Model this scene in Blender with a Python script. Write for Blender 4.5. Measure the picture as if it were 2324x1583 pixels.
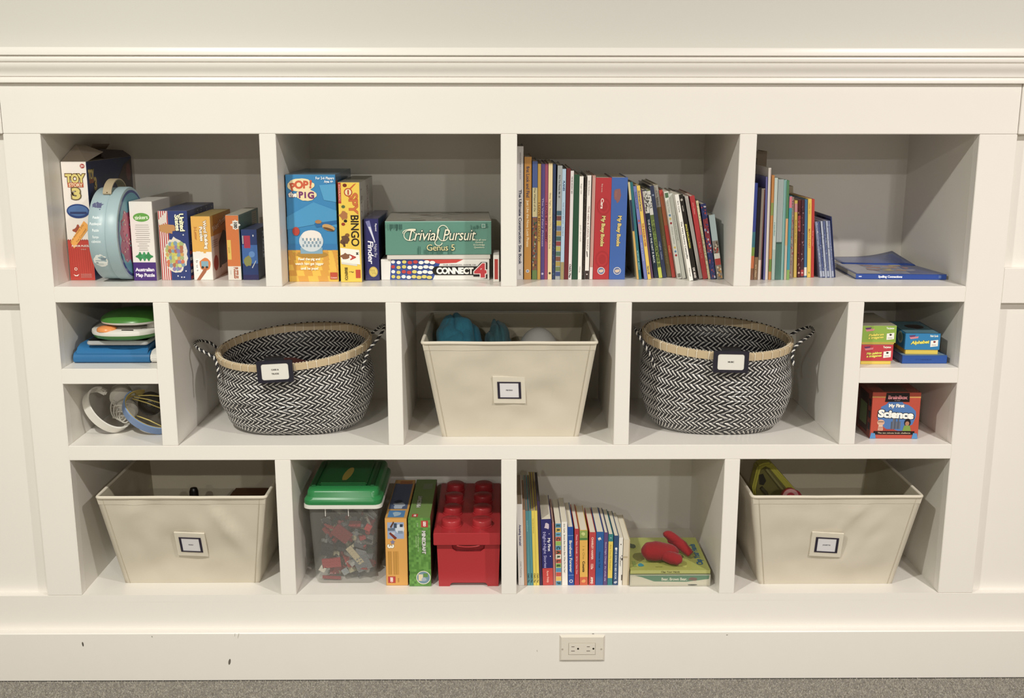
import bpy, bmesh, math, random
from mathutils import Vector, Matrix, noise
random.seed(7)
for _o in list(bpy.data.objects): bpy.data.objects.remove(_o)
SC = bpy.context.scene
COL = SC.collection
S = 0.0254                      # the scene is laid out in inches; x right, y into the shelf, z up from the carpet
PI = math.pi
# ---------------------------------------------------------------- camera
F_PX = 2472.39
CR = ((0.99996455, -0.00838607, 0.00075594), (0.00106083, 0.21453762, 0.97671515), (0.00835298, 0.97667972, -0.21453891))
CC = (-2.0663, -100.9476, 55.9824)
cam = bpy.data.cameras.new('camera'); cam.sensor_width = 36; cam.lens = 36 * F_PX / 2324; cam.clip_start = .05
camo = bpy.data.objects.new('camera', cam); COL.objects.link(camo)
camo.matrix_world = Matrix(((CR[0][0], CR[1][0], -CR[2][0], CC[0]*S), (CR[0][1], CR[1][1], -CR[2][1], CC[1]*S), (CR[0][2], CR[1][2], -CR[2][2], CC[2]*S), (0, 0, 0, 1)))
SC.camera = camo
# ---------------------------------------------------------------- light: six ceiling downlights, dim surround
w = bpy.data.worlds.new('world'); SC.world = w; w.use_nodes = True
w.node_tree.nodes['Background'].inputs[0].default_value = (.9, .88, .84, 1); w.node_tree.nodes['Background'].inputs[1].default_value = .1
CEIL = 101.0
def downlight(x, y, e, col):
    l = bpy.data.lights.new('downlight', 'AREA'); l.shape = 'DISK'; l.size = 4.5*S; l.energy = e; l.color = col; l.spread = PI
    o = bpy.data.objects.new('downlight', l); COL.objects.link(o); o.location = (x*S, y*S, (CEIL-.9)*S)
LE = 64
for lx, ly, k, c in ((-41, -66, .92, (1, .985, .90)), (59, -68, .92, (1, .95, .90)), (-39, -174, 1.1, (1, .985, .90)), (58, -174, 1.1, (1, .95, .90)), (-38, -266, 1.2, (1, .98, .90)), (58, -266, 1.2, (1, .96, .90))):
    downlight(lx, ly, LE*k, c)
SC.view_settings.view_transform = 'Standard'; SC.view_settings.look = 'None'; SC.view_settings.gamma = 1; SC.view_settings.use_curve_mapping = False
SC.view_settings.exposure = -0.05
SC.cycles.max_bounces = 10; SC.cycles.diffuse_bounces = 6; SC.cycles.transparent_max_bounces = 12
SC.cycles.sample_clamp_indirect = 6; SC.cycles.caustics_reflective = False; SC.cycles.caustics_refractive = False
SC.cycles.use_denoising = True
# ---------------------------------------------------------------- helpers
def ray(px, py):
    a, b = px-1162, py-791.5
    return [CR[2][i]*F_PX + CR[0][i]*a - CR[1][i]*b for i in range(3)]
def AT(px, py, Y):              # the point at depth Y that the photograph shows at that pixel
    k = ray(px, py); t = (Y-CC[1])/k[1]
    return Vector([CC[i]+k[i]*t for i in range(3)])
def ATZ(px, py, z):
    k = ray(px, py); t = (z-CC[2])/k[2]
    return Vector([CC[i]+k[i]*t for i in range(3)])
def ATX(px, py, x):
    k = ray(px, py); t = (x-CC[0])/k[0]
    return Vector([CC[i]+k[i]*t for i in range(3)])
def lin(c):
    return c/12.92 if c <= .04045 else ((c+.055)/1.055)**2.4
def rgb(h):
    if isinstance(h, str): h = [int(h[i:i+2], 16) for i in (0, 2, 4)]
    return tuple(lin(v/255) for v in h[:3]) + (1,)
def mute(c, k=.13):
    g = .3*c[0]+.59*c[1]+.11*c[2]
    return (c[0]+(g-c[0])*k, c[1]+(g-c[1])*k, c[2]+(g-c[2])*k, 1)
MATS = {}
def material(name, rough=.5, col=None, spec=.5, bump=0, bscale=200, metal=0, trans=0, coat=0, attr=False, sheen=0, vary=0, alpha=1, ior=1.45, bkind='noise'):
    if name in MATS: return MATS[name]
    m = bpy.data.materials.new(name); m.use_nodes = True; n = m.node_tree.nodes; L = m.node_tree.links
    b = n['Principled BSDF']; b.inputs['Roughness'].default_value = rough; b.inputs['Metallic'].default_value = metal
    b.inputs['Specular IOR Level'].default_value = spec; b.inputs['Coat Weight'].default_value = coat; b.inputs['IOR'].default_value = ior
    b.inputs['Transmission Weight'].default_value = trans; b.inputs['Alpha'].default_value = alpha; b.inputs['Sheen Weight'].default_value = sheen
    src = None
    if attr:
        a = n.new('ShaderNodeAttribute'); a.attribute_name = 'Col'; src = a.outputs['Color']
        L.new(src, b.inputs['Base Color'])
    else: b.inputs['Base Color'].default_value = rgb(col)
    tc = n.new('ShaderNodeTexCoord')
    if vary:
        nz = n.new('ShaderNodeTexNoise'); nz.inputs['Scale'].default_value = 14; nz.inputs['Detail'].default_value = 5; L.new(tc.outputs['Object'], nz.inputs['Vector'])
        r = n.new('ShaderNodeMapRange'); r.inputs['To Min'].default_value = 1-vary; r.inputs['To Max'].default_value = 1+vary*.4; L.new(nz.outputs[0], r.inputs['Value'])
        mx = n.new('ShaderNodeMix'); mx.data_type = 'RGBA'; mx.blend_type = 'MULTIPLY'; mx.inputs[0].default_value = 1
        if src: L.new(src, mx.inputs[6])
        else: mx.inputs[6].default_value = rgb(col)
        L.new(r.outputs[0], mx.inputs[7]); L.new(mx.outputs[2], b.inputs['Base Color'])
    if bump:
        if bkind == 'weave':
            wv = [n.new('ShaderNodeTexWave') for _ in range(2)]
            for q, d_ in zip(wv, ('X', 'Z')):
                q.wave_type = 'BANDS'; q.bands_direction = d_; q.inputs['Scale'].default_value = bscale; q.inputs['Distortion'].default_value = .6; L.new(tc.outputs['Object'], q.inputs['Vector'])
            ad = n.new('ShaderNodeMath'); ad.operation = 'ADD'; L.new(wv[0].outputs[1], ad.inputs[0]); L.new(wv[1].outputs[1], ad.inputs[1]); h = ad.outputs[0]
        else:
            nz2 = n.new('ShaderNodeTexNoise'); nz2.inputs['Scale'].default_value = bscale; nz2.inputs['Detail'].default_value = 3; L.new(tc.outputs['Object'], nz2.inputs['Vector']); h = nz2.outputs[0]
        bp = n.new('ShaderNodeBump'); bp.inputs['Strength'].default_value = bump; bp.inputs['Distance'].default_value = .001
        L.new(h, bp.inputs['Height']); L.new(bp.outputs[0], b.inputs['Normal'])
    MATS[name] = m; return m
PAINT = material('white_paint', .32, 'e6e2dc', bump=.05, bscale=90, vary=.015)
INNER = material('shaded_white_paint', .4, 'dedad2', bump=.05, bscale=60, vary=.03)  # same white paint as the frame, greyed: cubby shade put into the colour
ROOMP = material('room_paint', .8, 'a39d92')
WALLP = material('wall_paint', .6, 'cbc9c3', bump=.08, bscale=160)
PRINT = material('printed_card', .38, attr=True, bump=.05, bscale=60)
GLOSS = material('glossy_print', .22, attr=True, bump=.03, bscale=50)
PAPER = material('paper', .8, attr=True, bump=.3, bscale=400)
PLAST = material('plastic', .3, attr=True)
MATTE = material('matte', .75, attr=True, bump=.1, bscale=300)
CANVAS = material('canvas', .85, attr=True, bump=.35, bscale=300, bkind='weave', vary=.04)
FLEECE = material('fleece', 1, attr=True, bump=1.0, bscale=200, sheen=.12, vary=.2)
PLUSH = material('plush', 1, attr=True, bump=1.0, bscale=220, sheen=.12, vary=.25)
class M:
    """collects faces with a colour each, in inches; build() links them as ONE mesh object"""
    def __init__(s, col='ffffff'):
        s.v = []; s.f = []; s.c = []; s.col = mute(rgb(col)); s.T = None; s.k = 0
    def add(s, vs, fs, col=None):
        o = len(s.v); c = mute(rgb(col)) if col is not None else s.col
        if s.T: vs = [s.T @ Vector(v) for v in vs]
        s.v += [tuple(v) for v in vs]; s.f += [tuple(o+i for i in f) for f in fs]; s.c += [c]*len(fs)
        return s
    def box(s, x0, x1, y0, y1, z0, z1, col=None, faces=None):
        vs = [(x, y, z) for z in (z0, z1) for y in (y0, y1) for x in (x0, x1)]
        fs = [(0, 2, 3, 1), (4, 5, 7, 6), (0, 1, 5, 4), (2, 6, 7, 3), (0, 4, 6, 2), (1, 3, 7, 5)]
        if faces:                                # colours for bottom, top, front, back, left, right
            for f, c in zip(fs, faces): s.add(vs, [f], c or col)
            return s
        return s.add(vs, fs, col)
    def prism(s, pts, h, axis='z', z0=0, col=None):    # outline extruded along an axis
        n = len(pts)
        def q(a, b, t): return (a, b, t) if axis == 'z' else ((a, t, b) if axis == 'y' else (t, a, b))
        vs = [q(a, b, z0) for a, b in pts] + [q(a, b, z0+h) for a, b in pts]
        return s.add(vs, [tuple(range(n-1, -1, -1)), tuple(range(n, 2*n))] + [(i, (i+1) % n, n+(i+1) % n, n+i) for i in range(n)], col)
    def tube(s, pts, r, n=8, closed=False, col=None, cap=True, flat=1.0):
        pts = [Vector(p) for p in pts]; m = len(pts); vs = []; up = Vector((.13, .2, .97)).normalized(); b = None
        for i, p in enumerate(pts):
            t = (pts[(i+1) % m]-pts[i-1]) if closed else (pts[min(i+1, m-1)]-pts[max(i-1, 0)])
            t.normalize()
            if b is None: b = t.cross(up).normalized()
            else: b = (b-t*b.dot(t)).normalized()
            c = t.cross(b); rr = r[i] if isinstance(r, (list, tuple)) else r
            vs += [p+(b*math.cos(2*PI*k/n)+c*math.sin(2*PI*k/n)*flat)*rr for k in range(n)]
        fs = []
        for i in range(m if closed else m-1):
            j = (i+1) % m
            fs += [(i*n+k, i*n+(k+1) % n, j*n+(k+1) % n, j*n+k) for k in range(n)]
        if cap and not closed: fs += [tuple(range(n-1, -1, -1)), tuple((m-1)*n+k for k in range(n))]
        return s.add(vs, fs, col)
    def lathe(s, prof, n=24, c=(0, 0, 0), axis='z', col=None, sx=1, sy=1):   # prof: (radius, height)
        vs = []
        for r, h in prof:
            for k in range(n):
                a = 2*PI*k/n; u, v_ = r*math.cos(a)*sx, r*math.sin(a)*sy
                p = (u, v_, h) if axis == 'z' else ((u, h, v_) if axis == 'y' else (h, u, v_))
                vs.append((p[0]+c[0], p[1]+c[1], p[2]+c[2]))
        m = len(prof); fs = [(i*n+k, i*n+(k+1) % n, (i+1)*n+(k+1) % n, (i+1)*n+k) for i in range(m-1) for k in range(n)]
        if prof[0][0] > 1e-4: fs.append(tuple(range(n-1, -1, -1)))
        if prof[-1][0] > 1e-4: fs.append(tuple((m-1)*n+k for k in range(n)))
        return s.add(vs, fs, col)
    def grid(s, fn, nu, nv, col=None, closed_u=False):
        o = [fn(i/nu, j/nv) for j in range(nv+1) for i in range(nu if closed_u else nu+1)]
        w_ = nu if closed_u else nu+1
        return s.add(o, [(j*w_+i, j*w_+(i+1) % w_, (j+1)*w_+(i+1) % w_, (j+1)*w_+i) for j in range(nv) for i in range(nu)], col)
    def build(s, name, mat, parent=None, bevel=0, seg=2, smooth=False, loc=None, rot=None, normals=True):
        me = bpy.data.meshes.new(name); bm = bmesh.new(); L = bm.loops.layers.float_color.new('Col')
        vs = [bm.verts.new(tuple(c*S for c in v)) for v in s.v]
        for f, c in zip(s.f, s.c):
            try: fc = bm.faces.new([vs[i] for i in f])
            except ValueError: continue
            for lp in fc.loops: lp[L] = c
        if smooth or bevel: bmesh.ops.remove_doubles(bm, verts=bm.verts, dist=1e-5)
        if normals: bmesh.ops.recalc_face_normals(bm, faces=bm.faces)
        if bevel:
            bm.normal_update()
            es = [e for e in bm.edges if len(e.link_faces) == 2 and e.calc_face_angle(0) > .5]
            bmesh.ops.bevel(bm, geom=es, offset=bevel*S, segments=seg, affect='EDGES', clamp_overlap=True)
        bm.to_mesh(me); bm.free()
        if smooth:
            me.shade_smooth() if hasattr(me, 'shade_smooth') else None
            if smooth != 2 and hasattr(me, 'set_sharp_from_angle'): me.set_sharp_from_angle(angle=.7)
        me.materials.append(mat)
        ob = bpy.data.objects.new(name, me); COL.objects.link(ob)
        if parent: ob.parent = parent
        if loc: ob.location = [c*S for c in loc]
        if rot: ob.rotation_euler = rot
        return ob
def thing(name, label, cat, loc=(0, 0, 0), rz=0, group=None, rot=None):
    o = bpy.data.objects.new(name, None); COL.objects.link(o); o.empty_display_size = .02
    o.location = [loc[0]*S, loc[1]*S, (loc[2]+(.012 if loc[2] > 1 else 0))*S]; o.rotation_euler = rot or (0, 0, rz); o['label'] = label; o['category'] = cat
    if group: o['group'] = group
    return o
def tag(o, label, cat, group=None):
    o['label'] = label; o['category'] = cat
    if group: o['group'] = group
    return o
def struct(o): o['kind'] = 'structure'; return o
def stuff(o): o['kind'] = 'stuff'; return o
# glyphs of the built-in font, cached as flat triangles
GL = {}
def glyph(ch, off):
    key = (ch, off)
    if key in GL: return GL[key]
    def ev(t):
        c = bpy.data.curves.new('t', 'FONT'); c.body = t; c.resolution_u = 3; c.offset = off; c.fill_mode = 'FRONT'
        o = bpy.data.objects.new('t', c); COL.objects.link(o); bpy.context.view_layer.update()
        e = o.evaluated_get(bpy.context.evaluated_depsgraph_get()); me = e.to_mesh()
        r = ([tuple(v.co[:2]) for v in me.vertices], [tuple(p.vertices) for p in me.polygons]); e.to_mesh_clear()
        bpy.data.objects.remove(o); bpy.data.curves.remove(c)
        return r
    a = ev(ch+'.') if ch != ' ' else ([], [])
    if '.' not in ADV:
        d2 = ev('..'); xs = sorted(v[0] for v in d2[0]); ADV['.'] = xs[-1]-max(v[0] for v in ev('.')[0]); ADV['dot'] = max(v[0] for v in ev('.')[0])
    if ch == ' ': r = ([], [], .3)
    else:
        vs, fs = ev(ch); adv = ev(ch+'.') if off == 0 else None
        if ch not in ADV: ADV[ch] = max(v[0] for v in ev0(ch+'.'))-ADV['dot']
        r = (vs, fs, ADV[ch])
    GL[key] = r; return r
ADV = {}
def ev0(t):
    c = bpy.data.curves.new('t', 'FONT'); c.body = t; c.resolution_u = 2
    o = bpy.data.objects.new('t', c); COL.objects.link(o); bpy.context.view_layer.update()
    e = o.evaluated_get(bpy.context.evaluated_depsgraph_get()); me = e.to_mesh(); r = [tuple(v.co[:2]) for v in me.vertices]; e.to_mesh_clear()
    bpy.data.objects.remove(o); bpy.data.curves.remove(c); return r
class P:
    """flat print on a face: (u, v) inches on the face, each layer a hair above the last"""
    def __init__(s, o, u, v, step=.0013, fn=None):
        s.o = Vector(o); s.u = Vector(u); s.vv = Vector(v); s.n = s.u.cross(s.vv); s.h = .004; s.st = step; s.m = M(); s.fn = fn
    def pt(s, a, b, h):
        return s.fn(a, b, h) if s.fn else s.o+s.u*a+s.vv*b+s.n*h
    def up(s): s.h += s.st
    def poly(s, pts, col):
        s.m.add([s.pt(a, b, s.h) for a, b in pts], [tuple(range(len(pts)))], col); s.up(); return s
    def rect(s, a0, b0, a1, b1, col, nu=1, nv=1):
        s.m.add([s.pt(a0+(a1-a0)*i/nu, b0+(b1-b0)*j/nv, s.h) for j in range(nv+1) for i in range(nu+1)],
                [(j*(nu+1)+i, j*(nu+1)+i+1, (j+1)*(nu+1)+i+1, (j+1)*(nu+1)+i) for j in range(nv) for i in range(nu)], col); s.up(); return s
    def ell(s, a, b, ra, rb, col, n=20, ph=0):
        c_, s_ = math.cos(ph), math.sin(ph)
        return s.poly([(a+ra*math.cos(2*PI*k/n)*c_-rb*math.sin(2*PI*k/n)*s_, b+ra*math.cos(2*PI*k/n)*s_+rb*math.sin(2*PI*k/n)*c_) for k in range(n)], col)
    def blob(s, a, b, ra, rb, col, n=24, j=.2, seed=0):
        rr = random.Random(seed); ps = []
        for k in range(n):
            q = 1+rr.uniform(-j, j); ps.append((a+ra*q*math.cos(2*PI*k/n), b+rb*q*math.sin(2*PI*k/n)))
        return s.poly(ps, col)
    def text(s, t, a, b, size, col, rot=0, al='c', bold=0, shear=0, fit=None, line=None, lw=.05, wide=1.0):
        """rot in degrees; (a, b) the middle of the line; fit: total length in inches"""
        if line: s.text(t, a, b, size, line, rot, al, bold+lw, shear, fit, None, 0, wide)
        gs = [glyph(ch, round(bold, 3)) for ch in t]; W = sum(g[2] for g in gs)*size*wide
        k = wide
        if fit: k = wide*fit/max(W, 1e-6); W = fit
        x = {'c': -W/2, 'l': 0, 'r': -W}[al]; cr, sr = math.cos(math.radians(rot)), math.sin(math.radians(rot))
        for vs, fs, adv in gs:
            if vs:
                q = []
                for vx, vy in vs:
                    X = x+(vx+shear*vy)*size*k; Y = (vy-.35)*size
                    q.append(s.pt(a+X*cr-Y*sr, b+X*sr+Y*cr, s.h))
                s.m.add(q, fs, col)
            x += adv*size*k
        s.up(); return s
    def build(s, name, parent, mat=None):
        return s.m.build(name, mat or PRINT, parent, normals=False)
# ---------------------------------------------------------------- layout of the built-in (inches)
ZF = 25.206
DEP = 17.456
R1T, R1B, R2T, S1, S2, R2B, R3T, R3B = [z+ZF for z in (28.607, 14.587, 13.091, 6.71, 5.22, -.92, -2.381, -16.42)]
ROW1 = ((-43.98, -24.20), (-22.69, -2.25), (-.75, 19.56), (21.13, 41.48))
ROW2 = ((-43.98, -34.90), (-33.41, -13.10), (-11.66, 8.63), (10.09, 30.52), (32.03, 41.48))
ROW3 = ((-43.98, -24.19), (-22.66, -2.24), (-.73, 19.50), (21.00, 41.48))
XL, XR = -43.98, 41.48
SLX, SRX = -47.35, 44.95        # outer edges of the two stiles
MZ = 33.2+ZF                    # underside of the chair rail
BZ = -20.05+ZF                  # top of the baseboard
RX0, RX1, RY0 = -120, 135, -330
# room shell
struct(M().box(RX0, RX1, RY0, 2.5, -1, -.1).build('floor_slab', MATTE)); bpy.data.objects['floor_slab'].name = 'floor'
CARPET = material('carpet', 1, '7c766c', bump=1, bscale=700, vary=.3, sheen=.3)
bpy.data.objects['floor'].data.materials[0] = CARPET
struct(M().box(RX0, RX1, RY0, 3.5, CEIL, CEIL+1).build('ceiling', ROOMP))
struct(M().box(RX0-1, RX0, RY0, 3.5, 0, CEIL).build('wall_left', ROOMP))
struct(M().box(RX1, RX1+1, RY0, 3.5, 0, CEIL).build('wall_right', ROOMP))
struct(M().box(RX0, RX1, RY0-1, RY0, 0, CEIL).build('wall_front', ROOMP))
struct(M().box(RX0, RX1, .4, 19, 35.4+ZF, CEIL).build('wall_back', WALLP))
PN = .85                        # how far the wall panels lie behind the frame
struct(M().box(RX0, SLX, PN, 2.4, 0, MZ+1).build('wall_panel_left', PAINT)); struct(M().box(SRX, RX1, PN, 2.4, 0, MZ+1).build('wall_panel_right', PAINT))
# carpet pile where the photograph shows it
_p = M(); _r = random.Random(1)
_c = ['8c867c', '9a948a', '7d776d', '958d80', '86807a', 'a09a8e']
for i in range(900):
    for j in range(64):
        x, y = -80+i*.172+_r.uniform(-.07, .07), -1.06-j*.16+_r.uniform(-.06, .06); q = .11; a = _r.uniform(0, 2.1); hx, hy, hz = _r.uniform(-.07, .07), _r.uniform(-.07, .07), _r.uniform(-.04, .07)
        ring_ = [(x+q*math.cos(a+k*2.0944), y+q*math.sin(a+k*2.0944), -.1) for k in range(3)]
        _p.add(ring_+[(x+hx, y+hy, hz)], [(0, 1, 3), (1, 2, 3), (2, 0, 3)], _r.choice(_c))
pile = _p.build('carpet_pile', material('carpet_yarn', 1, attr=True, bump=.6, bscale=500, sheen=.2), normals=False); stuff(pile); pile['label'] = 'short grey beige carpet pile in front of the baseboard'; pile['category'] = 'carpet'
# chair rail: one moulding profile across the wall
prof = [(2.4, 0), (-.44, 0), (-.52, .05), (-.52, .46), (-.49, .50), (-.42, .52), (-.42, .565), (-.54, .59)]
for k in range(9):
    t = k/8; prof.append((-.54-.42*(t-.13*math.sin(2*PI*t)), .62+1.09*t))
prof += [(-.96, 1.73), (-.88, 1.75), (-.88, 1.79), (-1.0, 1.82), (-1.05, 1.88), (-1.05, 2.22), (-1.02, 2.26), (-.94, 2.28), (-.94, 2.335), (-1.2, 2.36), (-1.24, 2.4), (-1.24, 3.0), (-1.2, 3.05), (2.4, 3.05)]
struct(M().prism([(a, b+33.07+ZF) for a, b in prof], RX1-RX0, axis='x', z0=RX0).build('trim_1', PAINT, smooth=True))
# boards of the wall frame: header, side headers, mid rails, bottom rail
def board(n, x0, x1, z0, z1, y0=0, y1=None):
    o = M().box(x0, x1, y0, y1 or PN+.4, z0, z1).build('trim_%d' % n, PAINT, bevel=.05, seg=2); return struct(o)
board(2, SLX+.02, SRX-.02, R1T, MZ+.05, 0, 1.4)
board(3, RX0, SLX-.02, R1T, MZ+.05, -.04); board(4, SRX+.03, RX1, R1T, MZ+.05, -.08)
board(5, RX0, SLX+.0, 12.95+ZF, 16.3+ZF, .02); board(6, SRX-.0, RX1, 12.95+ZF, 16.3+ZF, .02)
board(7, RX0, RX1, BZ-.6, R3B-.012, .01, 2.4)
bb = [(2.4, .05), (-1.0, .05), (-1.0, BZ-.08), (-.92, BZ), (2.4, BZ)]
struct(M().prism(bb, RX1-RX0, axis='x', z0=RX0).build('baseboard_back', PAINT))
bbo = bpy.data.objects['baseboard_back']
for px_, py_, a_, b_, rot_, c_ in ((188, 1457, .09, .26, .1, '5a544c'), (521, 1497, .12, .34, -.2, '6a645a'), (541, 1438, .02, .3, -.25, '8a8478'), (533, 1436, .02, .2, -.15, '9a9488'), (1346, 1433.5, .12, .035, 0, '6a645a'), (1650, 1436, .1, .04, .1, '7a7468'), (1219, 1472, .03, .12, .2, 'a8a296'), (345, 1440, .05, .09, .3, '9a9488')):
    v_ = AT(px_, py_+4, -1.0); p = P((v_.x, -1.0, v_.z), (1, 0, 0), (0, 0, 1)); p.ell(0, 0, a_, b_, c_, 9, rot_); p.build('scuff_mark', bbo)
# the built-in bookcase
bc = thing('built_in_bookcase', 'white built-in bookcase with twelve open cubbies set into the panelled wall', 'bookcase', (0, 0, 0))
bc.location = (0, 0, 0)
def part(name, x0, x1, y0, y1, z0, z1, mat=PAINT, bevel=.04):
    return M().box(x0, x1, y0, y1, z0, z1).build(name, mat, bc, bevel=bevel)
part('stile', SLX, XL, 0, 1.2, R3B, R1T-.012); part('stile', XR, SRX, 0, 1.2, R3B, R1T-.012)
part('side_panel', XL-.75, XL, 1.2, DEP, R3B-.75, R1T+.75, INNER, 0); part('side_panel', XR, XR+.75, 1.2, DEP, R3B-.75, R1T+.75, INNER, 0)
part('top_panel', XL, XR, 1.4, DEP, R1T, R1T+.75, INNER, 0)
part('bottom_panel', XL, XR, 0, DEP, R3B-.75, R3B-.0, PAINT, 0)
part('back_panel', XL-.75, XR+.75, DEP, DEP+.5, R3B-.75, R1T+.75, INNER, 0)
part('shelf', XL, XR, 0, DEP, R2T, R1B); part('shelf', XL, XR, 0, DEP, R3T, R2B)
part('small_shelf', XL, ROW2[0][1], 0, DEP, S2, S1); part('small_shelf', ROW2[4][0], XR, 0, DEP, S2, S1)
for row, zb, zt in ((ROW1, R1B, R1T), (ROW2, R2B, R2T), (ROW3, R3B, R3T)):
    for a, b in zip(row, row[1:]): part('divider', a[1], b[0], .0, DEP, zb+.0, zt-.004)
# ---------------------------------------------------------------- boxes
def fr(xl, xr, yb, yt, zb, Y=None):
    """front face from its bottom edge and its top: depth, x0, x1, height"""
    if Y is None: Y = ATZ((xl+xr)/2, yb, zb).y
    a = AT(xl, yb, Y).x; b = AT(xr, yb, Y).x
    return Y, a, b, AT((xl+xr)/2, yt, Y).z-zb
class Carton:
    def __init__(s, name, label, cat, x0, x1, Y, zb, h, dep, col, faces=None, rz=0, bevel=.035, mat=PRINT, group=None, rot=None, body='carton'):
        s.W, s.D, s.H = x1-x0, dep, h
        s.r = thing(name, label, cat, (x0, Y, zb), rz, group, rot)
        s.mat = mat
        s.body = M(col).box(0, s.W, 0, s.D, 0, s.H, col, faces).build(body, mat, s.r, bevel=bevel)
        s.pr = {}
    def _p(s, k):
        if k not in s.pr:
            s.pr[k] = {'front': lambda: P((0, 0, 0), (1, 0, 0), (0, 0, 1)), 'right': lambda: P((s.W, 0, 0), (0, 1, 0), (0, 0, 1)),
                       'left': lambda: P((0, s.D, 0), (0, -1, 0), (0, 0, 1)), 'top': lambda: P((0, 0, s.H), (1, 0, 0), (0, 1, 0))}[k]()
        return s.pr[k]
    front = property(lambda s: s._p('front')); right = property(lambda s: s._p('right')); left = property(lambda s: s._p('left')); top = property(lambda s: s._p('top'))
    def done(s):
        for k, p in s.pr.items():
            if k == 'top': p.build('top_print', s.r, s.mat)
            else: p.build('%s_print' % k, s.r, s.mat)
        return s.r
def puzzle_piece(p, a, b, s, col, ph=0):
    pts = []
    for k in range(32):
        t = 2*PI*k/32+ph; r = s*(1+.28*math.cos(4*t)+.1*math.cos(8*t)); pts.append((a+r*math.cos(t), b+r*math.sin(t)))
    p.poly(pts, col)
# 1 tall puzzle box at the left wall of the top left cubby
h = 11.35
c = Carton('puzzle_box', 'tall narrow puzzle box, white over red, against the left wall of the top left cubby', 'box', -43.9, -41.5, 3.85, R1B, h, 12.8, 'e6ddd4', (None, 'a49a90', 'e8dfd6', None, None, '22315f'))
f = c.front; W = c.W
f.rect(0.02, .02, W-.02, 3.9, 'c23a2c')
for k in range(11): f.rect(.1+k*.21, .3, .16+k*.21, 3.1, 'b23126')
for k in range(12): f.poly([(.02+k*.197, 3.88), (.02+k*.197+.197, 3.88), (.02+k*.197+.1, 4.02)], 'a8332c')
f.ell(2.02, h-.42, .22, .22, 'b0403a'); f.text('3+', 2.02, h-.42, .3, 'f0dcd6', bold=.03)
f.text('TOY', 1.22, h-1.6, 1.12, 'd8c66a', bold=.05, line='6b4a1c', lw=.07, fit=1.7)
f.rect(.5, h-2.42, 2.0, h-1.98, 'b9552e'); f.text('STORY', 1.25, h-2.2, .42, 'ecd9b0', bold=.03, fit=1.3)
f.text('3', 1.22, h-3.0, 1.35, 'd8c66a', bold=.05, line='6b5a3c', lw=.07, fit=.8)
f.ell(1.28, 6.68, 1.08, .68, '26417c', 28); f.ell(1.28, 6.72, .95, .5, '4a6fa6', 28); f.rect(.5, 6.4, 2.1, 6.62, '2d3c6a')
puzzle_piece(f, 1.15, 4.85, .42, 'a34a2e')
f.poly([(.3, 3.75), (.62, 3.1), (2.3, 5.2), (1.75, 5.75)], 'f0a63a')
f.text('It is Already July', .98, 4.55, .24, '8a5a22', rot=52, fit=2.2); f.text("I've Counted", 1.4, 4.35, .24, '8a5a22', rot=52, fit=1.6)
f.text('FLOOR PUZZLE', 1.3, 3.35, .24, 'f0dcd0', bold=.03, fit=1.8); f.text('24 PIECES', 1.5, 3.02, .13, 'e8c8bc')
f.ell(.62, 1.12, .15, .15, 'e8d6cc'); f.ell(.62, 1.12, .09, .09, 'c23a2c'); f.poly([(.35, .6), (.5, .42), (.75, .42), (.9, .62), (.62, .5)], 'f0e0d8')
for k in range(4): f.rect(1.05, .62-k*.11, 2.1, .65-k*.11, 'dc9c90')
r = c.right
r.text('TOY', 1.05, h-1.3, 1.3, 'c8b060', fit=1.4, bold=.05, line='5b4a2c'); r.rect(.45, h-2.1, 1.7, h-1.7, '8a4a2c'); r.text('3', 2.0, h-2.2, 1.6, 'b8a050', bold=.05, line='5b4a2c')
r.poly([(12.7, h-.2), (12.7, h-5.5), (8.2, h-5), (8.5, h-2), (10.2, h-.8)], '4a3432'); r.ell(11.6, h-1.6, .7, .9, '7a4444')
r.ell(3.2, h-5.6, 3.0, 2.2, '1f4184', 24)
c.done()
flap = M().add([(0, .1, h), (W, .1, h), (W+.1, 4.4, h+.75), (W*.35, 4.6, h+1.35), (0, 4.2, h+1.5)], [(0, 1, 2, 3, 4)], 'b9ab9b')
flap.add([(0, 4.4, h+.02), (0, 10.5, h+.02), (W*.5, 10, h+1.35), (W*.5, 5.4, h+1.5)], [(0, 1, 2, 3)], '8a7a6a')
flap.add([(W, 4.8, h), (W, 12.6, h), (W*.75, 12, h+.6), (W*.7, 5.4, h+.95)], [(0, 1, 2, 3)], '3a2a30')
fo = flap.build('lid_flap', PRINT, c.r); md = fo.modifiers.new('s', 'SOLIDIFY'); md.thickness = .05*S
# 2 round carry case
X0, X1, RR, CY = -40.6, -37.86, 4.45, 4.75
case = thing('round_carry_case', 'round light blue cardboard carry case with a tan leather strap handle', 'carry case', (X0, CY, R1B))
CZ = RR+.02; Wc = X1-X0
m = M('9cb5bc').lathe([(RR-.35, 0), (RR-.12, .02), (RR-.06, .1), (RR-.06, 1.5), (RR-.1, 1.56), (RR-.1, 1.6), (RR, 1.66), (RR, Wc-.12), (RR-.06, Wc-.03), (RR-.3, Wc)], 72, (0, 0, CZ), axis='x')
m.build('case_shell', PRINT, case, smooth=True)
m = M('3e4f8f').lathe([(RR-.3, Wc+.005), (RR-1.0, Wc+.01), (0, Wc+.012)], 64, (0, 0, CZ), axis='x'); m.build('lid_disc', GLOSS, case)
p = P((Wc+.02, 0, CZ), (0, 1, 0), (0, 0, 1))
p.ell(0, 0, 3.9, 3.9, '5e9fb4', 40); p.blob(-.4, -.2, 3.2, 2.6, 'a3406a', 30, .16, 3); p.blob(-1.6, .6, 1.3, 1.5, 'c05a78', 20, .25, 4); p.blob(1.2, .9, 1.2, .9, '6a4a8a', 18, .2, 5)
rr = random.Random(5)
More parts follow.
